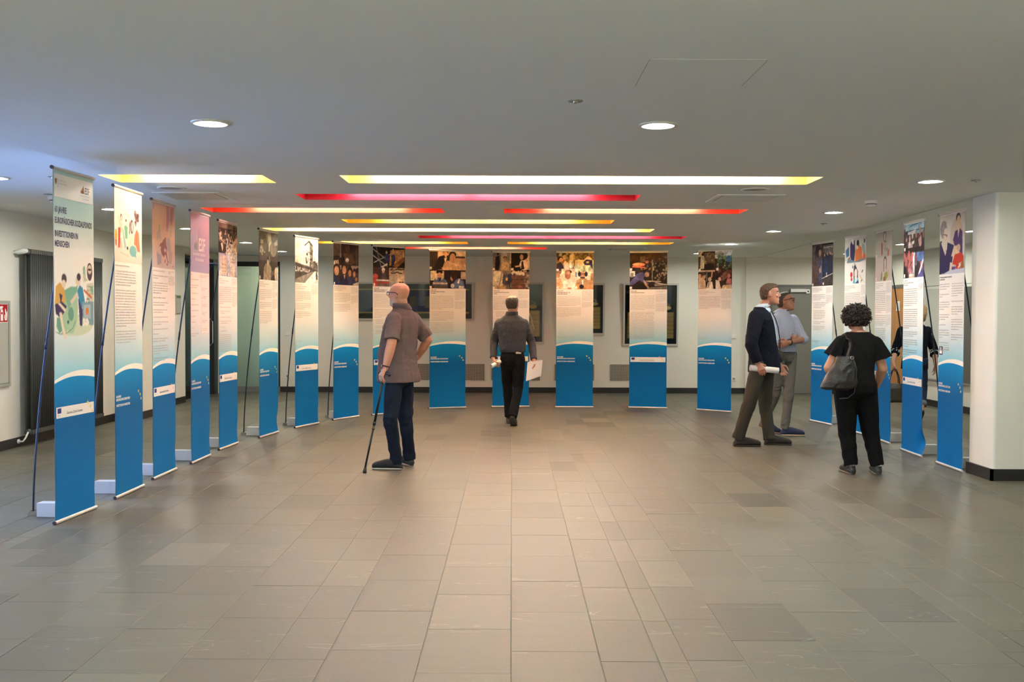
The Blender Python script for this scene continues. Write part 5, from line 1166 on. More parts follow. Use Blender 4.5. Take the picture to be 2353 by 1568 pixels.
def make_shoe(t, name, heel, toe_dir, L, wdt, hgt, mats, lift=0.0, ankle=None):
    """shoe with a separate sole; lift raises the heel about the toe"""
    d = unit((toe_dir[0], toe_dir[1], 0)); l = np.array((-d[1], d[0], 0)); toe = V3(heel) + d * L
    def P(x, z):                              # x along the foot from the heel
        if lift <= 0: return V3(heel) + d * x + np.array((0, 0, z))
        piv = .76 * L; q = piv - x
        if q <= 0: return V3(heel) + d * x + np.array((0, 0, z))
        a = lift; e = d * math.cos(a) + np.array((0, 0, -math.sin(a)))
        nn = d * math.sin(a) + np.array((0, 0, math.cos(a)))
        return V3(heel) + d * piv - e * q + nn * z
    def N(x):
        if lift > 0 and x < .76 * L: return d * math.sin(lift) + np.array((0, 0, math.cos(lift)))
        return np.array((0, 0, 1.0))
    up = MB()
    prof = [(-.004, .40, .030), (.03, .80, .075), (.09, .92, .088), (.15, .90, .080), (.20, .96, .070), (.24, 1.0, .060), (.268, .90, .050), (.285, .62, .036)]
    k = L / .285
    loft(up, [(P(x * k, (.012 + h * hgt / .088 / 2)), l * wdt / 2 * w, N(x * k) * h * hgt / .088 / 2) for x, w, h in prof], 16, 2.4)
    if ankle is not None:
        limb(up, [P(.06 * k, .05), V3(ankle) * .5 + P(.06 * k, .06) * .5], [.040, .042], 12)
    me, _ = solid(up, 'upper', mats[0], .006, 3)
    so = MB()
    loft(so, [(P(x * k, .009), l * wdt / 2 * (w * .98 + .05), N(x * k) * .009) for x, w, h in prof], 16, 3.0)
    ms, _ = solid(so, 'sole', mats[1], .006, 1)
    root = link(name, me, t); link('sole', ms, root)
    la = MB()
    for x, h in ((.115, .086), (.138, .082), (.161, .077), (.182, .071)):
        z = .012 + h * hgt / .088; n = N(x * k)
        la.tube([tuple(P(x * k, z - .012) + l * wdt * .30), tuple(P(x * k + .004, z) + l * wdt * .12), tuple(P(x * k + .008, z + .001) - l * wdt * .10), tuple(P(x * k + .012, z - .012) - l * wdt * .30)], .0032, 6)
    la.build('laces', mats[2] if len(mats) > 2 else mat('dark_lace', (.03, .028, .026), .8, var=.1), root, True)
    hc = MB(); loft(hc, [(P(-.006 * k, .012), l * wdt * .20, N(0) * .004), (P(.02 * k, .035), l * wdt * .405, N(0) * .022), (P(.05 * k, .04), l * wdt * .455, N(0) * .020), (P(.07 * k, .035), l * wdt * .46, N(0) * .010)], 14, 2.4)
    hc.build('heel_counter', mats[0], root, True)
    return root

def local(t, o):
    """meshes are made in world coordinates; express them about the thing's base"""
    return o

def glasses(mb, c, F, s=1.0, w=.0022):
    f, l, u = F
    def P(x, y, h): return V3(c) + f * x * s + l * y * s + u * h * s
    for sg in (-1, 1):
        pts = [P(.103 - abs(a) * .12, sg * (.034 + a), .012 + b) for a, b in ((-.024, .014), (.0, .018), (.024, .014), (.026, -.004), (.016, -.018), (-.012, -.018), (-.025, -.004), (-.024, .014))]
        mb.tube(pts, w * s, 6)
        mb.tube([P(.099, sg * .058, .022), P(.050, sg * .077, .022), P(-.005, sg * .083, .020), P(-.030, sg * .083, .000)], w * 1.2 * s, 6)
    mb.tube([P(.102, -.010, .018), P(.105, 0, .021), P(.102, .010, .018)], w * s, 6)

def hair_solid(c, F, prof, name, m, s=1.0, extra=None, voxel=.006, amp=.002, seed=1):
    f, l, u = F
    def P(x, y, h): return V3(c) + f * x * s + l * y * s + u * h * s
    mb = MB()
    loft(mb, [(P((a + b) / 2, 0, h), f * (a - b) / 2 * s, l * w * s) for h, a, b, w in prof], 24, 2.2)
    if extra: extra(mb, P)
    r = np.random.default_rng(seed)
    def fo(co):
        q = (co - V3(c)); ang = np.arctan2(q @ l, q @ f)
        return amp * (np.sin(ang * 34 + (q @ u) * 40) + .7 * np.sin((q @ u) * 150 + ang * 9))
    return solid(mb, name, m, voxel, 2, fo)[0]

def person(key, label, cfg):
    J = {k: V3(v) for k, v in POSE[key].items()}
    base = (J['La'] + J['Ra']) / 2; root = thing('person', label, 'person', (base[0], base[1], 0))
    off = np.array((base[0], base[1], 0)); J = {k: v - off for k, v in J.items()}
    sc_ = (J['Ls'] + J['Rs']) / 2
    for s in ('Ls', 'Rs'): J[s] = sc_ + (J[s] - sc_) * cfg.get('shw', .90) - np.array((0, 0, cfg.get('shd', .045)))
    f = unit((*cfg['face'], 0)); l = np.array((-f[1], f[0], 0)); up = np.array((0, 0, 1.0))
    F = head_frame(cfg['look'], cfg.get('pitch', 0), cfg.get('tilt', 0))
    hs = cfg.get('hs', 1.0)
    hipC = (J['Lhip'] + J['Rhip']) / 2; neck = J['neck']
    def ring(z, w, d, fo=0.0, lo=0.0):
        t = (z - hipC[2]) / (neck[2] - hipC[2]); c = hipC + (neck - hipC) * t; c = np.array((c[0], c[1], z))
        return (c + f * fo + l * lo, l * w, f * d)
    def rings(R, g=0.0): return [ring(z, w - g, d - g, *r) for z, w, d, *r in R]
    # ---- one continuous skin body
    b = MB()
    add_head(b, J['head'], F, hs)
    nr = cfg.get('neck_r', .056)
    limb(b, [neck - up * .03, J['head'] - F[0] * .02 * hs - F[2] * .05 * hs], [nr, nr * .93], 14)
    loft(b, rings(cfg['torso'], .022), 20, 2.3)
    A = cfg.get('arm', (.048, .042, .027))
    for s in 'LR':
        limb(b, [J[s + 's'], J[s + 'e'], J[s + 'e'] * .6 + J[s + 'w'] * .4, J[s + 'w']], [A[0], A[1], A[1] * .98, A[2]], 12)
        h = cfg['hands'][s]
        add_hand(b, J[s + 'w'], J[s + 'h'] - J[s + 'w'], h[0], h[1], *h[2:])
        limb(b, [J[s + 'hip'], J[s + 'k'], J[s + 'k'] * .6 + J[s + 'a'] * .4, J[s + 'a'] + up * .0], [.070, .048, .046, .032], 12)
    loft(b, [ring(hipC[2] - .09, .07, .07), ring(hipC[2] - .02, cfg['hipw'] - .03, .085), ring(hipC[2] + .10, cfg['hipw'] - .035, .085)], 16)
    me, co = solid(b, 'body', skin_mat('skin_' + key, (1, 1, 1)), .0052, 2)
    hc = J['head']
    def hl(c): q = (c - hc) / hs; return q @ F[0], q @ F[1], q @ F[2]
    def box(x0, x1, h0, h1, y0=-1, y1=1):
        def m(c):
            x, y, h = hl(c); y = np.abs(y); return ((x > x0) & (x < x1) & (h > h0) & (h < h1) & (y > max(y0, 0)) & (y < y1)).astype(float)
        return m
    rules = [(box(.074, .13, -.068, -.047, 0, .022), (.34, .11, .09), .6), (box(.06, .13, .028, .040, .012, .052), cfg.get('brow', (.10, .06, .04)), .55),
             (box(.05, .10, .004, .020, .018, .046), (.16, .09, .07), .5)]
    rules += cfg.get('tints', lambda box, hl: [])(box, hl)
    paint(me, co, cfg.get('skin', (.46, .235, .15)), rules)
    link('body', me, root)
    f_, l_, u_ = F
    for sg in (-1, 1):
        e = MB(); ellipsoid(e, hc + (f_ * .0755 + l_ * sg * .031 + u_ * .012) * hs, (.009 * hs, .0115 * hs, .0062 * hs), F, 10, 7)
        eo = e.build('eye', mat('eye_white', (.62, .58, .54), .25, var=.03), root, True)
        e = MB(); ellipsoid(e, hc + (f_ * .0828 + l_ * sg * .031 + u_ * .012) * hs, (.0028 * hs, .0052 * hs, .0052 * hs), F, 8, 6)
        e.build('iris', mat('iris_dark', (.04, .025, .018), .2, var=.03), eo, True)
    # ---- trousers
    tr = cfg['trousers']; mb = MB()
    T = tr['r']                                   # hip, thigh, knee, calf, hem radii
    for s in 'LR':
        hip, kn, an = J[s + 'hip'], J[s + 'k'], J[s + 'a']
        end = an + (kn - an) * tr.get('hem', 0.0)
        limb(mb, [hip - up * .02, hip * .55 + kn * .45, kn, kn * .5 + end * .5, end], [T[0], T[1], T[2], T[3], T[4]], 14, True)
    hw, hd = cfg['hipw'], tr.get('hd', .115)
    zt = tr['top']
    loft(mb, [ring(hipC[2] - .11, hw * .62, hd * .72), ring(hipC[2] - .05, hw * .95, hd * .98, tr.get('seat', -.01)), ring(hipC[2] + .02, hw, hd, tr.get('seat', -.01)), ring(zt - .03, hw * tr.get('wa', .93), hd * .93), ring(zt, hw * tr.get('wa', .93), hd * .92)], 20, 2.4)
    spots = [(J[s + 'k'], .13) for s in 'LR'] + [(J[s + 'a'], .12) for s in 'LR'] + [(hipC - up * .08, .12)]
    me, _ = solid(mb, 'trousers', tr['mat'], .0075, 3, folds(cfg['seed'], tr.get('amp', .005), spots, .2))
    link('trousers', me, root)
    # ---- top
    tp = cfg['top']; mb = MB()
    loft(mb, rings(tp.get('rings', cfg['torso'])), 24, tp.get('p', 2.3))
    S = tp['sleeve']
    spots = [(hipC + up * .12, .16)]
    for s in 'LR':
        sh, el, wr = J[s + 's'], J[s + 'e'], J[s + 'w']
        ln = S['len'][s] if isinstance(S['len'], dict) else S['len']
        ellipsoid(mb, sh + up * S.get('cap', 0), (S['r'][0],) * 3, n=14, m=9)
        if ln <= 1:
            e = sh + (el - sh) * ln; limb(mb, [sh, sh * .5 + e * .5, e], [S['r'][0], S['r'][1], S['r'][2]], 14, True)
        else:
            e = el + (wr - el) * (ln - 1); limb(mb, [sh, sh * .5 + el * .5, el, el * .5 + e * .5, e], [S['r'][0], S['r'][1], S['r'][2], S['r'][3], S['r'][4]], 14, True)
        spots += [(el, .13), (sh - up * .1, .10)]
    me, _ = solid(mb, tp['name'], tp['mat'], .0075, tp.get('sm', 3), folds(cfg['seed'] + 5, tp.get('amp', .005), spots, tp.get('base', .35)))
    top = link(tp['name'], me, root)
    # ---- collar
    if tp.get('collar'):
        c = MB(); r = nr + .014; z = neck[2]
        n = 22; vs = []; fs = []
        hd = unit(J['head'] - F[2] * .06 - neck)
        for zz, rr in ((-.035, r + .010), (.012, r + .004), (.036, r + .001), (.034, r + .005), (.004, r + .010), (-.030, r + .014)):
            for j in range(n + 1):
                a = math.radians(24) + (2 * PI - math.radians(48)) * j / n
                q = f * math.cos(a) + l * math.sin(a)
                vs.append(neck + hd * (zz + tp.get('cz', 0) - (.012 if math.cos(a) > .3 else 0)) + q * rr)
        for i in range(5):
            for j in range(n): fs.append((i * (n + 1) + j, i * (n + 1) + j + 1, (i + 1) * (n + 1) + j + 1, (i + 1) * (n + 1) + j))
        c.add(vs, fs); c.build('collar', tp.get('collar_mat', tp['mat']), top, True)
    # ---- shoes
    for s in 'LR':
        q = cfg['shoes'][s]; dd = unit((*q[0], 0)); an = J[s + 'a']; L = q[1]; lift = q[2] if len(q) > 2 else 0
        hl_ = np.array((an[0], an[1], 0)) - dd * .055
        if lift > 0:
            piv = .76 * L; back = math.cos(lift) * (piv - .06); hl_ = np.array((an[0], an[1], 0)) + dd * (back - piv) + dd * math.sin(lift) * -.0
        make_shoe(root, 'shoe', hl_, dd, L, cfg['shoes'].get('w', .098), cfg['shoes'].get('h', .095), cfg['shoes']['mat'], lift, an if lift == 0 else None)
    cfg.get('more', lambda *a: None)(root, J, F, f, l, up, hipC, neck, ring, top)
    return root, J, off
def cloth(name, c, rough=.85, var=.12, vs=(160, 160, 160), bump=.55, bs=24):
    return mat(name, c, rough, var=var, vscale=vs, bump=bump, bscale=bs, spec=.12, sheen=0)

for _k in POSE:
    for _s in ('La', 'Ra'):
        x, y, z = POSE[_k][_s]; POSE[_k][_s] = (x, y, max(z, .088))

def build_people():
    M_SHOE_B = mat('black_canvas', (.010, .010, .010), .7, var=.1, bump=.1)
    M_SOLE_W = mat('pale_sole', (.42, .40, .35), .6, var=.05)
    # ---------------------------------------------------------------- man with cane
    def more(root, J, F, f, l, up, hipC, neck, ring, top):
        g = MB(); glasses(g, J['head'], F, 1.0, .0032); g.build('glasses', mat('black_acetate', (.006, .006, .007), .25, var=.02), root, True)
        w = MB(); d = unit(J['Lw'] - J['Le']); c = J['Lw'] - d * .012; a = unit(np.cross(d, up)); b = np.cross(d, a)
        w.tube([tuple(c + a * .034 * math.cos(t) + b * .034 * math.sin(t)) for t in [2 * PI * i / 14 for i in range(15)]], .007, 6)
        wo = w.build('wrist_watch', mat('watch_strap', (.012, .010, .010), .5, var=.05), root, True)
        wf = MB(); q = unit(np.cross(d, (0.3, 1, 0))); ellipsoid(wf, c - np.array((.036, .012, 0)), (.006, .018, .018), None, 12, 7); wf.build('watch_case', M_CHROME, wo, True)
        pk = MB(); ellipsoid(pk, neck + f * .175 + l * .06 - up * .20, (.012, .022, .03), (f, l, up)); pk.build('pocket_notes', mat('tan_paper', (.5, .34, .2), .7, var=.05), root, True)
    cfg = dict(seed=1, shw=.94, face=(-.80, .60), look=(-.93, .36), pitch=.02, hipw=.165, neck_r=.066, arm=(.052, .047, .031), skin=(.50, .235, .15), brow=(.4, .36, .33),
        torso=[(.84, .165, .135), (.95, .180, .160, .03), (1.08, .185, .172, .045), (1.22, .188, .155, .03), (1.36, .198, .130, .005), (1.45, .190, .105, -.01), (1.51, .130, .085, -.01), (1.555, .075, .072, 0)],
        hands={'L': ((.55, .35, -.5), (-.6, .7, .2), 1.0, .0, 1.05, 1.0), 'R': ((-.6, -.2, .2), (0, .3, 1), .5)},
        trousers=dict(r=(.086, .086, .070, .060, .060), top=.98, hd=.125, hem=-.07, mat=cloth('dark_jeans', (.011, .0155, .029), var=.35, vs=(14, 14, 6)), amp=.0065),
        top=dict(name='shirt', mat=cloth('taupe_shirt', (.128, .094, .094), var=.06), rings=[(.835, .214, .190, .014), (.90, .210, .192, .02), (1.0, .192, .176, .03), (1.10, .190, .176, .042), (1.22, .190, .157, .028), (1.36, .198, .130, .005), (1.45, .190, .105, -.01), (1.51, .130, .085, -.01), (1.555, .075, .072, 0)], sleeve=dict(len=.90, r=(.076, .074, .076)), collar=True, amp=.0055, cz=.008),
        tints=lambda box, hl: [(lambda c: np.clip((-.028 - hl(c)[2]) / .035, 0, 1) * np.clip((hl(c)[0] + .015) / .05, 0, 1), (.40, .37, .35), .8), (lambda c: np.clip((.02 - hl(c)[2]) / .05, 0, 1) * np.clip((-.03 - hl(c)[0]) / .04, 0, 1) * (hl(c)[2] > -.1), (.40, .28, .22), .5)],
        shoes={'L': ((-1, .12), .290), 'R': ((-.45, .89), .285), 'mat': (M_SHOE_B, M_SOLE_W)}, more=more)
    person('cane', 'bald bearded man with glasses in a taupe shirt leaning on a cane', cfg)
    t = thing('walking_cane', 'black adjustable walking cane held by the bald man', 'cane', (-1.376, 9.588, 0))
    T = np.array((.181, -.005, .925)); mb = MB().tube([(0, 0, .03), tuple(T * .5)], .0095, 10); mb.build('lower_shaft', mat('black_cane', (.006, .006, .006), .35, var=.05), t, True)
    MB().tube([tuple(T * .5), tuple(T)], .0115, 10).build('upper_shaft', MATS['black_cane'], t, True)
    MB().tube([tuple(T * .485), tuple(T * .52)], .0145, 10).tube([tuple(T * .44), tuple(T * .455)], .0135, 10).build('locking_ring', MATS['black_cane'], t, True)
    MB().tube([(0, 0, 0), (0, 0, .018), (.006, 0, .05)], [.018, .017, .012], 10).build('rubber_tip', MATS['black_cane'], t, True)
    MB().tube([tuple(T + V3(q)) for q in ((-.055, .04, .012), (-.03, .022, .024), (.0, .0, .022), (.03, -.02, .012), (.05, -.036, .004), (.062, -.046, -.010))], [.011, .014, .015, .015, .016, .013], 10).build('handle', MATS['black_cane'], t, True)
    # ---------------------------------------------------------------- man walking away
    def more(root, J, F, f, l, up, hipC, neck, ring, top):
        P = [(-.060, .035, -.090, .052), (-.045, .030, -.098, .066), (-.02, .035, -.104, .076), (.01, .040, -.110, .082), (.04, .050, -.113, .084), (.060, .055, -.108, .081), (.078, .068, -.098, .075), (.090, .064, -.080, .064), (.100, .050, -.055, .048), (.106, .030, -.02, .02)]
        m = mat('grey_brown_hair', (.050, .036, .026), .8, var=.35, vscale=(90, 90, 30))
        link('hair', hair_solid(J['head'], F, P, 'hair', m, amp=.0012), root)
        b = MB(); R = [ring(.985, .158, .118, -.004), ring(1.02, .158, .118, -.004)]
        loft(b, R, 28, 2.4); b.build('belt', mat('brown_belt', (.035, .022, .014), .5, var=.1), root, True)
        pk = MB(); c, u, v = ring(.90, .0, .10)
        q = c - f * .122 - l * .085
        pk.box(-.042, -.004, -.07, .042, .006, .07).build('back_pocket', cloth('black_jeans', (.010, .0098, .0100)), root, loc=tuple(q))
        nt = MB().add([(-.036, 0, .04), (.036, 0, .04), (.036, 0, .085), (-.036, 0, .10), (-.036, .004, .04), (.036, .004, .04), (.036, .004, .085), (-.036, .004, .10)], [(0, 1, 2, 3), (7, 6, 5, 4), (0, 4, 5, 1), (1, 5, 6, 2), (2, 6, 7, 3), (3, 7, 4, 0)])
        nt.build('pocket_paper', mat('cream_paper', (.62, .52, .40), .7, var=.04), root, loc=tuple(q - f * .002))
    cfg = dict(seed=2, face=(.06, 1), look=(.35, .94), pitch=-.03, hipw=.165, neck_r=.060, arm=(.046, .042, .028), skin=(.47, .24, .15),
        torso=[(.97, .160, .118), (1.08, .165, .125), (1.20, .182, .130), (1.32, .196, .125), (1.39, .188, .108), (1.44, .135, .088), (1.48, .082, .070), (1.50, .065, .062)],
        hands={'L': ((.8, .4, .1), (0, .9, .2), 1.0, .0, 1.0, .9), 'R': ((-.8, -.1, .2), (0, .9, .2), .75, .0, 1.0, .9)},
        trousers=dict(r=(.094, .086, .070, .062, .064), top=1.0, hd=.122, seat=-.015, hem=-.04, mat=cloth('black_jeans', (.010, .0098, .0100), var=.35, vs=(12, 12, 6)), amp=.006),
        top=dict(name='shirt', mat=cloth('charcoal_shirt', (.060, .060, .068), var=.15, vs=(60, 60, 60)), rings=[(.99, .168, .128), (1.03, .178, .140), (1.12, .178, .140), (1.22, .188, .138), (1.32, .200, .130), (1.40, .192, .112), (1.45, .138, .090), (1.485, .085, .074), (1.50, .07, .066)],
                 sleeve=dict(len=1.93, r=(.076, .068, .060, .052, .047)), collar=True, amp=.006, base=.45),
        tints=lambda box, hl: [(lambda c: ((hl(c)[2] > .055) & (hl(c)[0] < .05)).astype(float) * .3, (.30, .17, .11), 1.0)],
        shoes={'L': ((.0, 1), .29), 'R': ((.12, 1), .29, .62), 'mat': (mat('brown_trainer', (.045, .035, .026), .7, var=.3, vscale=(40, 40, 40), bump=.2), mat('brown_sole', (.10, .085, .06), .7, var=.2))}, more=more)
    _, J, off = person('walk', 'man in a charcoal shirt and black jeans walking towards the back banners', cfg)
    wp = mat('white_paper', (.74, .73, .70), .7, var=.03, vscale=(3, 3, 3))
    h = J['Lw'] + unit(J['Lh'] - J['Lw']) * .085 + V3((.016, .0, -.004)) + off
    t = thing('paper_roll', 'white paper roll in the left hand of the walking man', 'paper', tuple(h))
    sp = MB(); pts = []
    ax = unit((.55, .45, .30))
    o = MB().tube([tuple(-ax * .085), tuple(ax * .075)], .027, 18, caps=False); o.tube([tuple(-ax * .083), tuple(ax * .073)], .022, 18, caps=False); o.build('rolled_sheet', wp, t, True)
    h = J['Rw'] + unit(J['Rh'] - J['Rw']) * .09 + V3((.0, .0, -.01)) + off
    t = thing('paper_sheets', 'white paper sheets in the right hand of the walking man', 'paper', tuple(h))
    g = MB(); n = 8
    for k in range(3):
        vs = []
        for i in range(n + 1):
            u = i / n; x = -.105 + .20 * u; bend = .02 * math.sin(u * PI) + .004 * k
            vs += [(x, -.012 - bend, .055 + .03 * u), (x - .02, -.006 - bend * 1.6, -.20 + .07 * u + .004 * k)]
        g.add(vs, [(2 * i, 2 * i + 1, 2 * i + 3, 2 * i + 2) for i in range(n)])
    g.build('sheet', wp, t, True)
    # ---------------------------------------------------------------- man in the navy jacket
    def more(root, J, F, f, l, up, hipC, neck, ring, top):
        P = [(-.055, -.030, -.098, .062), (-.03, -.018, -.110, .076), (.0, -.012, -.116, .080), (.03, .020, -.118, .084), (.055, .048, -.116, .085), (.078, .088, -.108, .080), (.098, .092, -.092, .070), (.116, .070, -.066, .052), (.128, .030, -.030, .026)]
        link('hair', hair_solid(J['head'], F, P, 'hair', mat('brown_hair', (.075, .040, .020), .75, var=.35, vscale=(90, 90, 30)), amp=.0016), root)
        s = MB(); R = [(1.06, .070, .150, .010), (1.16, .080, .158, .012), (1.28, .092, .150, .012), (1.40, .105, .128, .010), (1.48, .105, .108, .006), (1.54, .086, .090, .006), (1.575, .072, .076, .01)]
        loft(s, [ring(*q) for q in R], 24, 2.2)
        me, _ = solid(s, 'shirt', cloth('pale_blue_shirt', (.46, .56, .66), var=.04), .0075, 3, folds(41, .003, [], .5)); sh = link('shirt', me, root)
        c = MB(); n = 20; vs = []; fs = []; r = .070; hd = unit(J['head'] - F[2] * .05 - neck)
        for zz, rr in ((-.03, r + .012), (.02, r + .004), (.042, r), (.040, r + .005), (.000, r + .010), (-.035, r + .016)):
            for j in range(n + 1):
                a = math.radians(20) + (2 * PI - math.radians(40)) * j / n; q = f * math.cos(a) + l * math.sin(a)
                vs.append(neck + hd * (zz - (.02 if math.cos(a) > .2 else 0)) + q * rr + f * .006)
        for i in range(5):
            for j in range(n): fs.append((i * (n + 1) + j, i * (n + 1) + j + 1, (i + 1) * (n + 1) + j + 1, (i + 1) * (n + 1) + j))
        c.add(vs, fs); c.build('collar', MATS['pale_blue_shirt'], sh, True)
        for sg in (-1, 1):
            L = MB(); A = [(1.10, .085, .170), (1.22, .092, .168), (1.36, .110, .142), (1.46, .105, .112), (1.54, .078, .072)]
            vs = []
            for z, y, x in A:
                cc = ring(z, 0, 0)[0]; e = .028 if z < 1.5 else .012
                for dx, dy in ((.004, 0), (-.012, .045), (-.020, .045), (-.006, 0)): vs.append(cc + f * (x + dx + .008) + l * sg * (y - .012 + dy))
            L.add(vs, [(4 * i + j, 4 * i + (j + 1) % 4, 4 * i + 4 + (j + 1) % 4, 4 * i + 4 + j) for i in range(4) for j in range(4)] + [(0, 1, 2, 3), (16, 17, 18, 19)])
            L.build('lapel', MATS['navy_jacket'], top, True)
    cfg = dict(seed=3, face=(1, .02), look=(.985, -.17), pitch=.03, hipw=.155, neck_r=.062, arm=(.05, .045, .03), hs=1.04, skin=(.44, .20, .125), brow=(.14, .08, .05),
        torso=[(.96, .155, .118), (1.10, .165, .128), (1.25, .185, .132), (1.38, .200, .125), (1.47, .19, .105), (1.53, .135, .085), (1.58, .075, .068)],
        hands={'R': ((.1, 1, .0), (1, 0, .3), .85, .0, 1.05, .9), 'L': ((.0, -1, 0), (1, 0, 0), .6)},
        trousers=dict(r=(.098, .092, .078, .070, .070), top=1.06, hd=.12, hem=-.08, mat=cloth('grey_brown_trousers', (.052, .045, .035), var=.15), amp=.007),
        top=dict(name='jacket', mat=cloth('navy_jacket', (.0085, .0100, .0180), var=.12), rings=[(.835, .200, .180, .015), (.90, .200, .180, .015), (1.0, .192, .170, .012), (1.10, .185, .160, .006), (1.22, .195, .150, -.006), (1.34, .208, .140, -.012), (1.44, .212, .120, -.014), (1.51, .165, .098, -.02), (1.56, .092, .076, -.026), (1.585, .078, .066, -.03)],
                 sleeve=dict(len=1.94, r=(.090, .080, .072, .066, .060)), amp=.0045, base=.25),
        shoes={'R': ((1, -.05), .305), 'L': ((1, -.08), .305), 'w': .105, 'mat': (mat('brown_suede', (.030, .023, .017), .8, var=.2, vscale=(50, 50, 50), bump=.2), mat('dark_sole', (.035, .028, .022), .7, var=.1))}, more=more)
    _, J, off = person('suit', 'tall man in a navy jacket and grey trousers holding rolled papers', cfg)
    h = J['Rw'] + unit(J['Rh'] - J['Rw']) * .075 + V3((.02, .030, .0)) + off
    t = thing('paper_roll', 'white rolled papers in the hand of the man in the navy jacket', 'paper', tuple(h))
    ax = unit((1, .02, -.10))
    o = MB()
    for r_, e in ((.034, 0), (.030, .004), (.025, .008)): o.tube([tuple(-ax * (.135 - e)), tuple(ax * (.185 - e))], r_, 18, caps=False)
    o.build('rolled_sheet', wp, t, True)
    # ---------------------------------------------------------------- man with crossed arms
    def more(root, J, F, f, l, up, hipC, neck, ring, top):
        P = [(-.055, -.030, -.096, .060), (-.03, -.015, -.106, .075), (.0, -.008, -.112, .080), (.03, .022, -.114, .083), (.055, .050, -.112, .083), (.078, .068, -.104, .078), (.098, .070, -.090, .066), (.114, .052, -.064, .048), (.124, .020, -.030, .024)]
        link('hair', hair_solid(J['head'], F, P, 'hair', mat('dark_hair', (.040, .026, .016), .6, var=.35, vscale=(90, 90, 30)), amp=.0014), root)
        g = MB(); glasses(g, J['head'], F, 1.0, .0024); g.build('glasses', mat('brown_frame', (.03, .015, .008), .25, var=.05), root, True)
        b = MB(); loft(b, [ring(1.035, .158, .118), ring(1.072, .158, .118)], 28, 2.4); bo = b.build('belt', mat('black_belt', (.010, .009, .009), .4, var=.05), root, True)
        q = ring(1.05, 0, 0)[0] + f * .120; k = MB(); ellipsoid(k, q, (.006, .024, .018), (f, l, up), 10, 6); k.build('buckle', M_CHROME, bo, True)
        q = ring(.98, 0, 0)[0] + f * .095 + l * .09; n = MB(); ellipsoid(n, q, (.004, .028, .045), (f, l, up), 8, 6); n.build('name_badge', mat('badge_blue', (.35, .50, .62), .3, var=.03), root)
        w = MB(); d = unit(J['Lw'] - J['Le']); c = J['Lw'] - d * .02; a = unit(np.cross(d, up)); bb = np.cross(d, a)
        w.tube([tuple(c + a * .034 * math.cos(t) + bb * .034 * math.sin(t)) for t in [2 * PI * i / 14 for i in range(15)]], .007, 6); w.build('wrist_watch', MATS['watch_strap'], root, True)
    cfg = dict(seed=4, face=(.72, -.69), look=(.90, -.44), pitch=.20, hipw=.155, neck_r=.058, arm=(.046, .042, .029), skin=(.34, .145, .08), brow=(.05, .03, .02),
        torso=[(1.02, .155, .115), (1.12, .162, .120), (1.24, .180, .126), (1.36, .192, .120), (1.44, .180, .102), (1.50, .125, .082), (1.545, .072, .066)],
        hands={'L': ((-.3, .9, 0), (0, 0, 1), .5), 'R': ((-.2, .9, .1), (-.6, 0, .6), .35)},
        trousers=dict(r=(.090, .082, .064, .055, .055), top=1.05, hd=.118, hem=-.05, mat=cloth('stone_grey_trousers', (.155, .140, .115), var=.08), amp=.006),
        top=dict(name='shirt', mat=cloth('lavender_blue_shirt', (.40, .42, .52), var=.05), sleeve=dict(len=1.12, r=(.074, .066, .060, .058, .057)), rings=[(1.04, .165, .125), (1.12, .170, .132), (1.24, .184, .132), (1.36, .196, .124), (1.44, .184, .105), (1.50, .128, .084), (1.545, .078, .070)], collar=True, amp=.0045),
        shoes={'L': ((1, -.12), .29), 'R': ((.9, -.3), .29, .35), 'mat': (mat('navy_knit', (.018, .022, .060), .8, var=.15, bump=.2), mat('cream_sole', (.55, .44, .30), .6, var=.05))}, more=more)
    person('cross', 'man with glasses and crossed arms in a pale lavender shirt', cfg)
    # ---------------------------------------------------------------- woman with curly hair
    def more(root, J, F, f, l, up, hipC, neck, ring, top):
        r = np.random.default_rng(8); hm = mat('dark_curls', (.022, .010, .007), .5, var=.5, vscale=(60, 60, 60))
        mb = MB(); hc = J['head'] + up * .012 - F[0] * .015
        ellipsoid(mb, hc, (.108, .108, .108), None, 20, 12)
        for _ in range(640):
            d = unit(r.normal(size=3)); 
            if d[2] < -.75 or (np.dot(d, F[0]) > .75 and d[2] < .4): continue
            e = V3((.122, .120, .112)) * r.uniform(.86, 1.06); c = hc + d * e; a = unit(np.cross(d, r.normal(size=3))); b = np.cross(d, a); R = r.uniform(.010, .017); ph = r.uniform(0, 6)
            mb.tube([tuple(c + a * R * math.cos(ph + t) + b * R * math.sin(ph + t) + d * (t - 2.5) * .006) for t in np.linspace(0, 5.2, 8)], [.003, .005, .0056, .0056, .0056, .005, .004, .0025], 5)
        mb.build('hair', hm, root, True)
        # flounced sleeves
        for s, sg in (('L', 1), ('R', -1)):
            fl = MB(); n = 24; sh = J[s + 's']; el = J[s + 'e']; d = unit(el - sh); a = unit(np.cross(d, f)); b = np.cross(d, a); vs = []
            for i, t in enumerate((-.02, .05, .11, .155)):
                for j in range(n):
                    q = 2 * PI * j / n; out = max(0, np.dot(a * math.cos(q) + b * math.sin(q), l * sg)); rr = .064 + .05 * (t + .02) * 3.2 * (.5 + (.35 if s == 'L' else .8) * out) + .006 * i * math.sin(q * 6)
                    vs.append(sh + d * t + (a * math.cos(q) + b * math.sin(q)) * rr)
            fl.add(vs, [(i * n + j, i * n + (j + 1) % n, (i + 1) * n + (j + 1) % n, (i + 1) * n + j) for i in range(3) for j in range(n)])
            fl.build('sleeve_flounce', MATS['black_blouse'], top, True)
        for s in 'LR':
            k = MB(); a = J[s + 'a']; k.tube([tuple(a + up * -.02), tuple(a + up * .02)], .041, 14); k.build('sock', mat('white_sock', (.6, .58, .55), .9, var=.05), root, True)
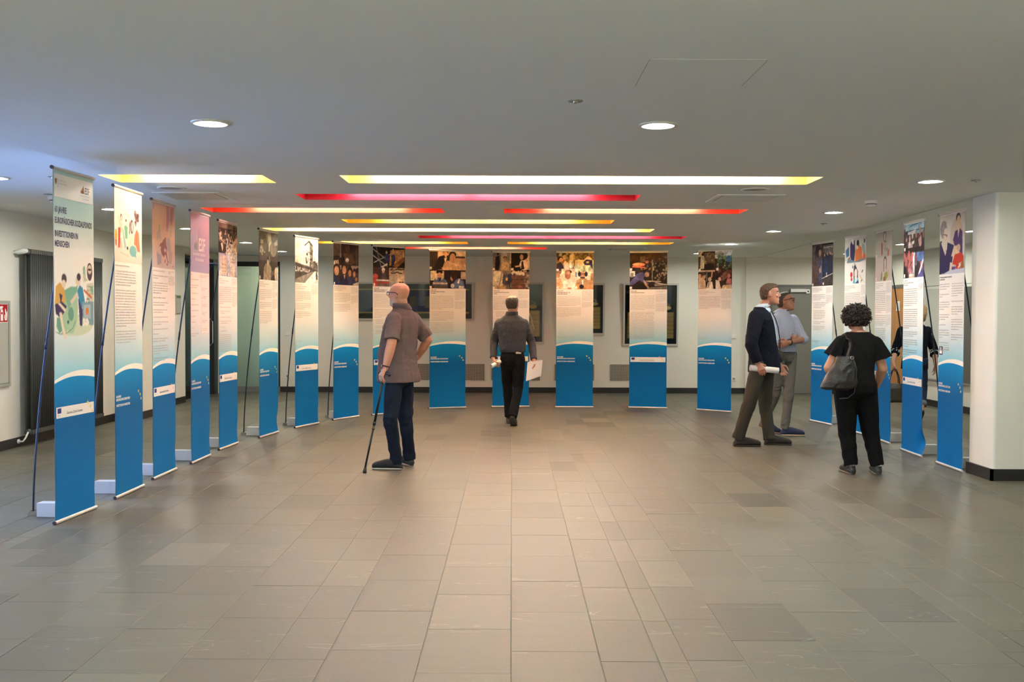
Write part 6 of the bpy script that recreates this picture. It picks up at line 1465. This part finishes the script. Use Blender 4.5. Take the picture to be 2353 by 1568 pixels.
    cfg = dict(seed=5, face=(-.05, 1), look=(-.15, .98), pitch=0, hipw=.190, neck_r=.052, arm=(.050, .046, .029), hs=.96, skin=(.44, .22, .14),
        torso=[(.80, .182, .130), (.90, .170, .128), (1.02, .158, .120), (1.14, .176, .122), (1.24, .186, .112), (1.30, .155, .095), (1.34, .092, .075), (1.365, .062, .058)],
        hands={'L': ((.9, .2, 0), (0, .8, .5), .8), 'R': ((-.8, .2, -.1), (0, .8, .5), .5)},
        trousers=dict(r=(.112, .100, .080, .070, .064), top=.93, hd=.145, seat=-.02, wa=.9, hem=-.03, mat=cloth('black_trousers', (.0055, .0052, .0055), var=.15), amp=.005),
        top=dict(name='blouse', mat=cloth('black_blouse', (.0075, .0070, .0075), var=.2), sleeve=dict(len=.22, r=(.066, .066, .066)), rings=[(.775, .188, .142), (.85, .180, .140), (.95, .166, .132), (1.05, .164, .128), (1.15, .180, .128), (1.24, .188, .116), (1.30, .158, .098), (1.335, .105, .078)], amp=.004),
        shoes={'L': ((-.08, 1), .25), 'R': ((.15, 1), .25), 'w': .090, 'h': .085, 'mat': (mat('black_leather_shoe', (.012, .011, .010), .45, var=.2, bump=.1), mat('grey_sole', (.16, .14, .12), .7, var=.1))}, more=more)
    _, J, off = person('curly', 'woman with curly dark hair dressed in black, seen from behind', cfg)
    # her bag
    le = mat('black_leather', (.011, .009, .008), .42, var=.4, vscale=(20, 20, 20), bump=.5, bscale=70)
    t = thing('handbag', 'slouchy black leather bag hanging from the shoulder of the curly-haired woman', 'bag', (3.035, 9.46, .80))
    b = MB(); X, Y, Z = np.eye(3)
    loft(b, [(V3((-.035, .0, .0)), X * .12, Y * .05), (V3((-.030, .0, .02)), X * .165, Y * .085), (V3((-.012, 0, .08)), X * .160, Y * .090), (V3((.010, 0, .17)), X * .125, Y * .075), (V3((.030, .01, .25)), X * .095, Y * .055), (V3((.045, .015, .315)), X * .082, Y * .038)], 22, 2.5)
    me, _ = solid(b, 'bag_body', le, .007, 4, folds(61, .006, [((0, 0, .2), .15)], .5)); link('bag_body', me, t)
    sh = J['Ls'] + off - V3((3.035, 9.46, .80)) + V3((.035, 0, .066))
    pts = [V3((.045, -.02, .30)), V3((.07, -.045, .40)), (V3((.07, -.045, .40)) + sh) / 2 + V3((.005, -.045, .02)), sh + V3((.0, -.075, -.03)), sh + V3((0, -.03, .012)), sh + V3((0, .06, -.01)), sh + V3((0, .11, -.10))]
    st = MB(); vs = []; fs = []
    for i, p in enumerate(pts):
        d = unit(pts[min(i + 1, len(pts) - 1)] - pts[max(i - 1, 0)]); w = X * .014; nn = unit(np.cross(d, X)) * .003
        vs += [p - w - nn, p + w - nn, p + w + nn, p - w + nn]
    for i in range(len(pts) - 1):
        for j in range(4): fs.append((4 * i + j, 4 * i + (j + 1) % 4, 4 * i + 4 + (j + 1) % 4, 4 * i + 4 + j))
    st.add(vs, fs + [(0, 1, 2, 3), (len(vs) - 4, len(vs) - 3, len(vs) - 2, len(vs) - 1)]); st.build('shoulder_strap', le, t, True)
    MB().tube([(.10, -.05, .28), (.125, -.055, .20), (.115, -.06, .08), (.11, -.05, -.02), (.05, -.05, -.07), (-.03, -.06, -.075)], .006, 6).build('hanging_cord', le, t, True)
    MB().tube([tuple(V3((.085, -.045, .30)) + V3((.014 * math.cos(a), 0, .014 * math.sin(a)))) for a in np.linspace(0, 2 * PI, 13)], .003, 6).build('ring', M_CHROME, t, True)
    # ---------------------------------------------------------------- blonde woman
    def more(root, J, F, f, l, up, hipC, neck, ring, top):
        P = [(-.09, .0, -.085, .052), (-.06, -.005, -.100, .068), (-.03, .0, -.112, .079), (.0, .010, -.118, .084), (.03, .035, -.120, .086), (.06, .060, -.116, .085), (.085, .072, -.104, .078), (.105, .060, -.080, .062), (.120, .02, -.04, .035)]
        def tail(mb, Q): limb(mb, [Q(-.10, -.02, .02), Q(-.13, -.03, -.04), Q(-.12, -.035, -.12)], [.03, .028, .012], 10)
        link('hair', hair_solid(J['head'], F, P, 'hair', mat('blonde_hair', (.42, .27, .11), .6, var=.3, vscale=(90, 90, 30)), extra=tail, amp=.0018), root)
        dots = MB(); r = np.random.default_rng(3)
        for s in 'LR':
            el, sh, wr = J[s + 'e'], J[s + 's'], J[s + 'w']
            d = unit(wr - el); a = unit(np.cross(d, (0, 1, .2))); b = np.cross(d, a)
            for _ in range(46):
                q = r.uniform(0, 2 * PI); ellipsoid(dots, el + d * r.uniform(-.01, .085) + (a * math.cos(q) + b * math.sin(q)) * .071, (.007,) * 3, None, 6, 4)
        o = dots.build('white_beads', mat('bead_white', (.75, .72, .70), .4, var=.03), top, True); o['kind'] = 'stuff'
        for s in 'LR':
            k = MB(); kn, an = J[s + 'k'], J[s + 'a']; k.tube([tuple(an * .78 + kn * .22), tuple(an * .60 + kn * .40)], .066, 16); k.build('rolled_cuff', cloth('pale_denim_cuff', (.16, .18, .22), var=.15), root, True)
    cfg = dict(seed=6, face=(.10, 1), look=(.62, .78), pitch=-.02, hipw=.175, neck_r=.050, arm=(.044, .040, .026), hs=.98, skin=(.48, .26, .17),
        torso=[(.80, .172, .120), (.92, .160, .115), (1.05, .158, .115), (1.18, .178, .115), (1.27, .185, .105), (1.33, .140, .088), (1.38, .080, .068), (1.41, .058, .056)],
        hands={'L': ((.9, .1, 0), (0, .9, .2), .9), 'R': ((-.9, .1, 0), (0, .9, .2), .4)},
        trousers=dict(r=(.104, .094, .072, .064, .058), top=.95, hd=.125, seat=-.02, hem=.25, mat=cloth('blue_jeans', (.022, .036, .070), var=.3, vs=(14, 14, 6)), amp=.005),
        top=dict(name='blouse', mat=cloth('navy_black_blouse', (.008, .009, .013), var=.15), rings=[(.73, .186, .140), (.82, .182, .136), (.94, .168, .128), (1.06, .166, .126), (1.18, .184, .124), (1.27, .190, .112), (1.33, .145, .092), (1.375, .082, .070)], sleeve=dict(len=1.35, r=(.070, .064, .062, .066, .070)), amp=.0045),
        shoes={'L': ((.0, 1), .25), 'R': ((.05, 1), .25, .75), 'w': .085, 'mat': (mat('black_pump', (.012, .010, .010), .4, var=.05), mat('dark_sole', (.035, .028, .022)))}, more=more)
    _, J, off = person('blonde', 'blonde woman in a dark blouse and rolled jeans walking away behind the banners', cfg)
    h = J['Lw'] + unit(J['Lh'] - J['Lw']) * .09 + off
    t = thing('handbag', 'dark olive handbag carried by the blonde woman', 'bag', (h[0], h[1] - .02, .26))
    b = MB(); loft(b, [(V3((0, 0, 0)), X * .13, Y * .05), (V3((0, 0, .03)), X * .145, Y * .07), (V3((0, 0, .20)), X * .135, Y * .06), (V3((0, 0, .27)), X * .12, Y * .03)], 20, 3)
    me, _ = solid(b, 'bag_body', mat('olive_leather', (.030, .026, .014), .45, var=.25, vscale=(20, 20, 20), bump=.3), .008, 3, folds(71, .003, [], .5)); link('bag_body', me, t)
    for y in (-.025, .025):
        MB().tube([(-.07, y, .25), (-.06, y, .36), (-.03, y * .5, .45), (0, 0, .475), (.03, y * .5, .45), (.06, y, .36), (.07, y, .25)], .007, 6).build('handle', le, t, True)
build_people()
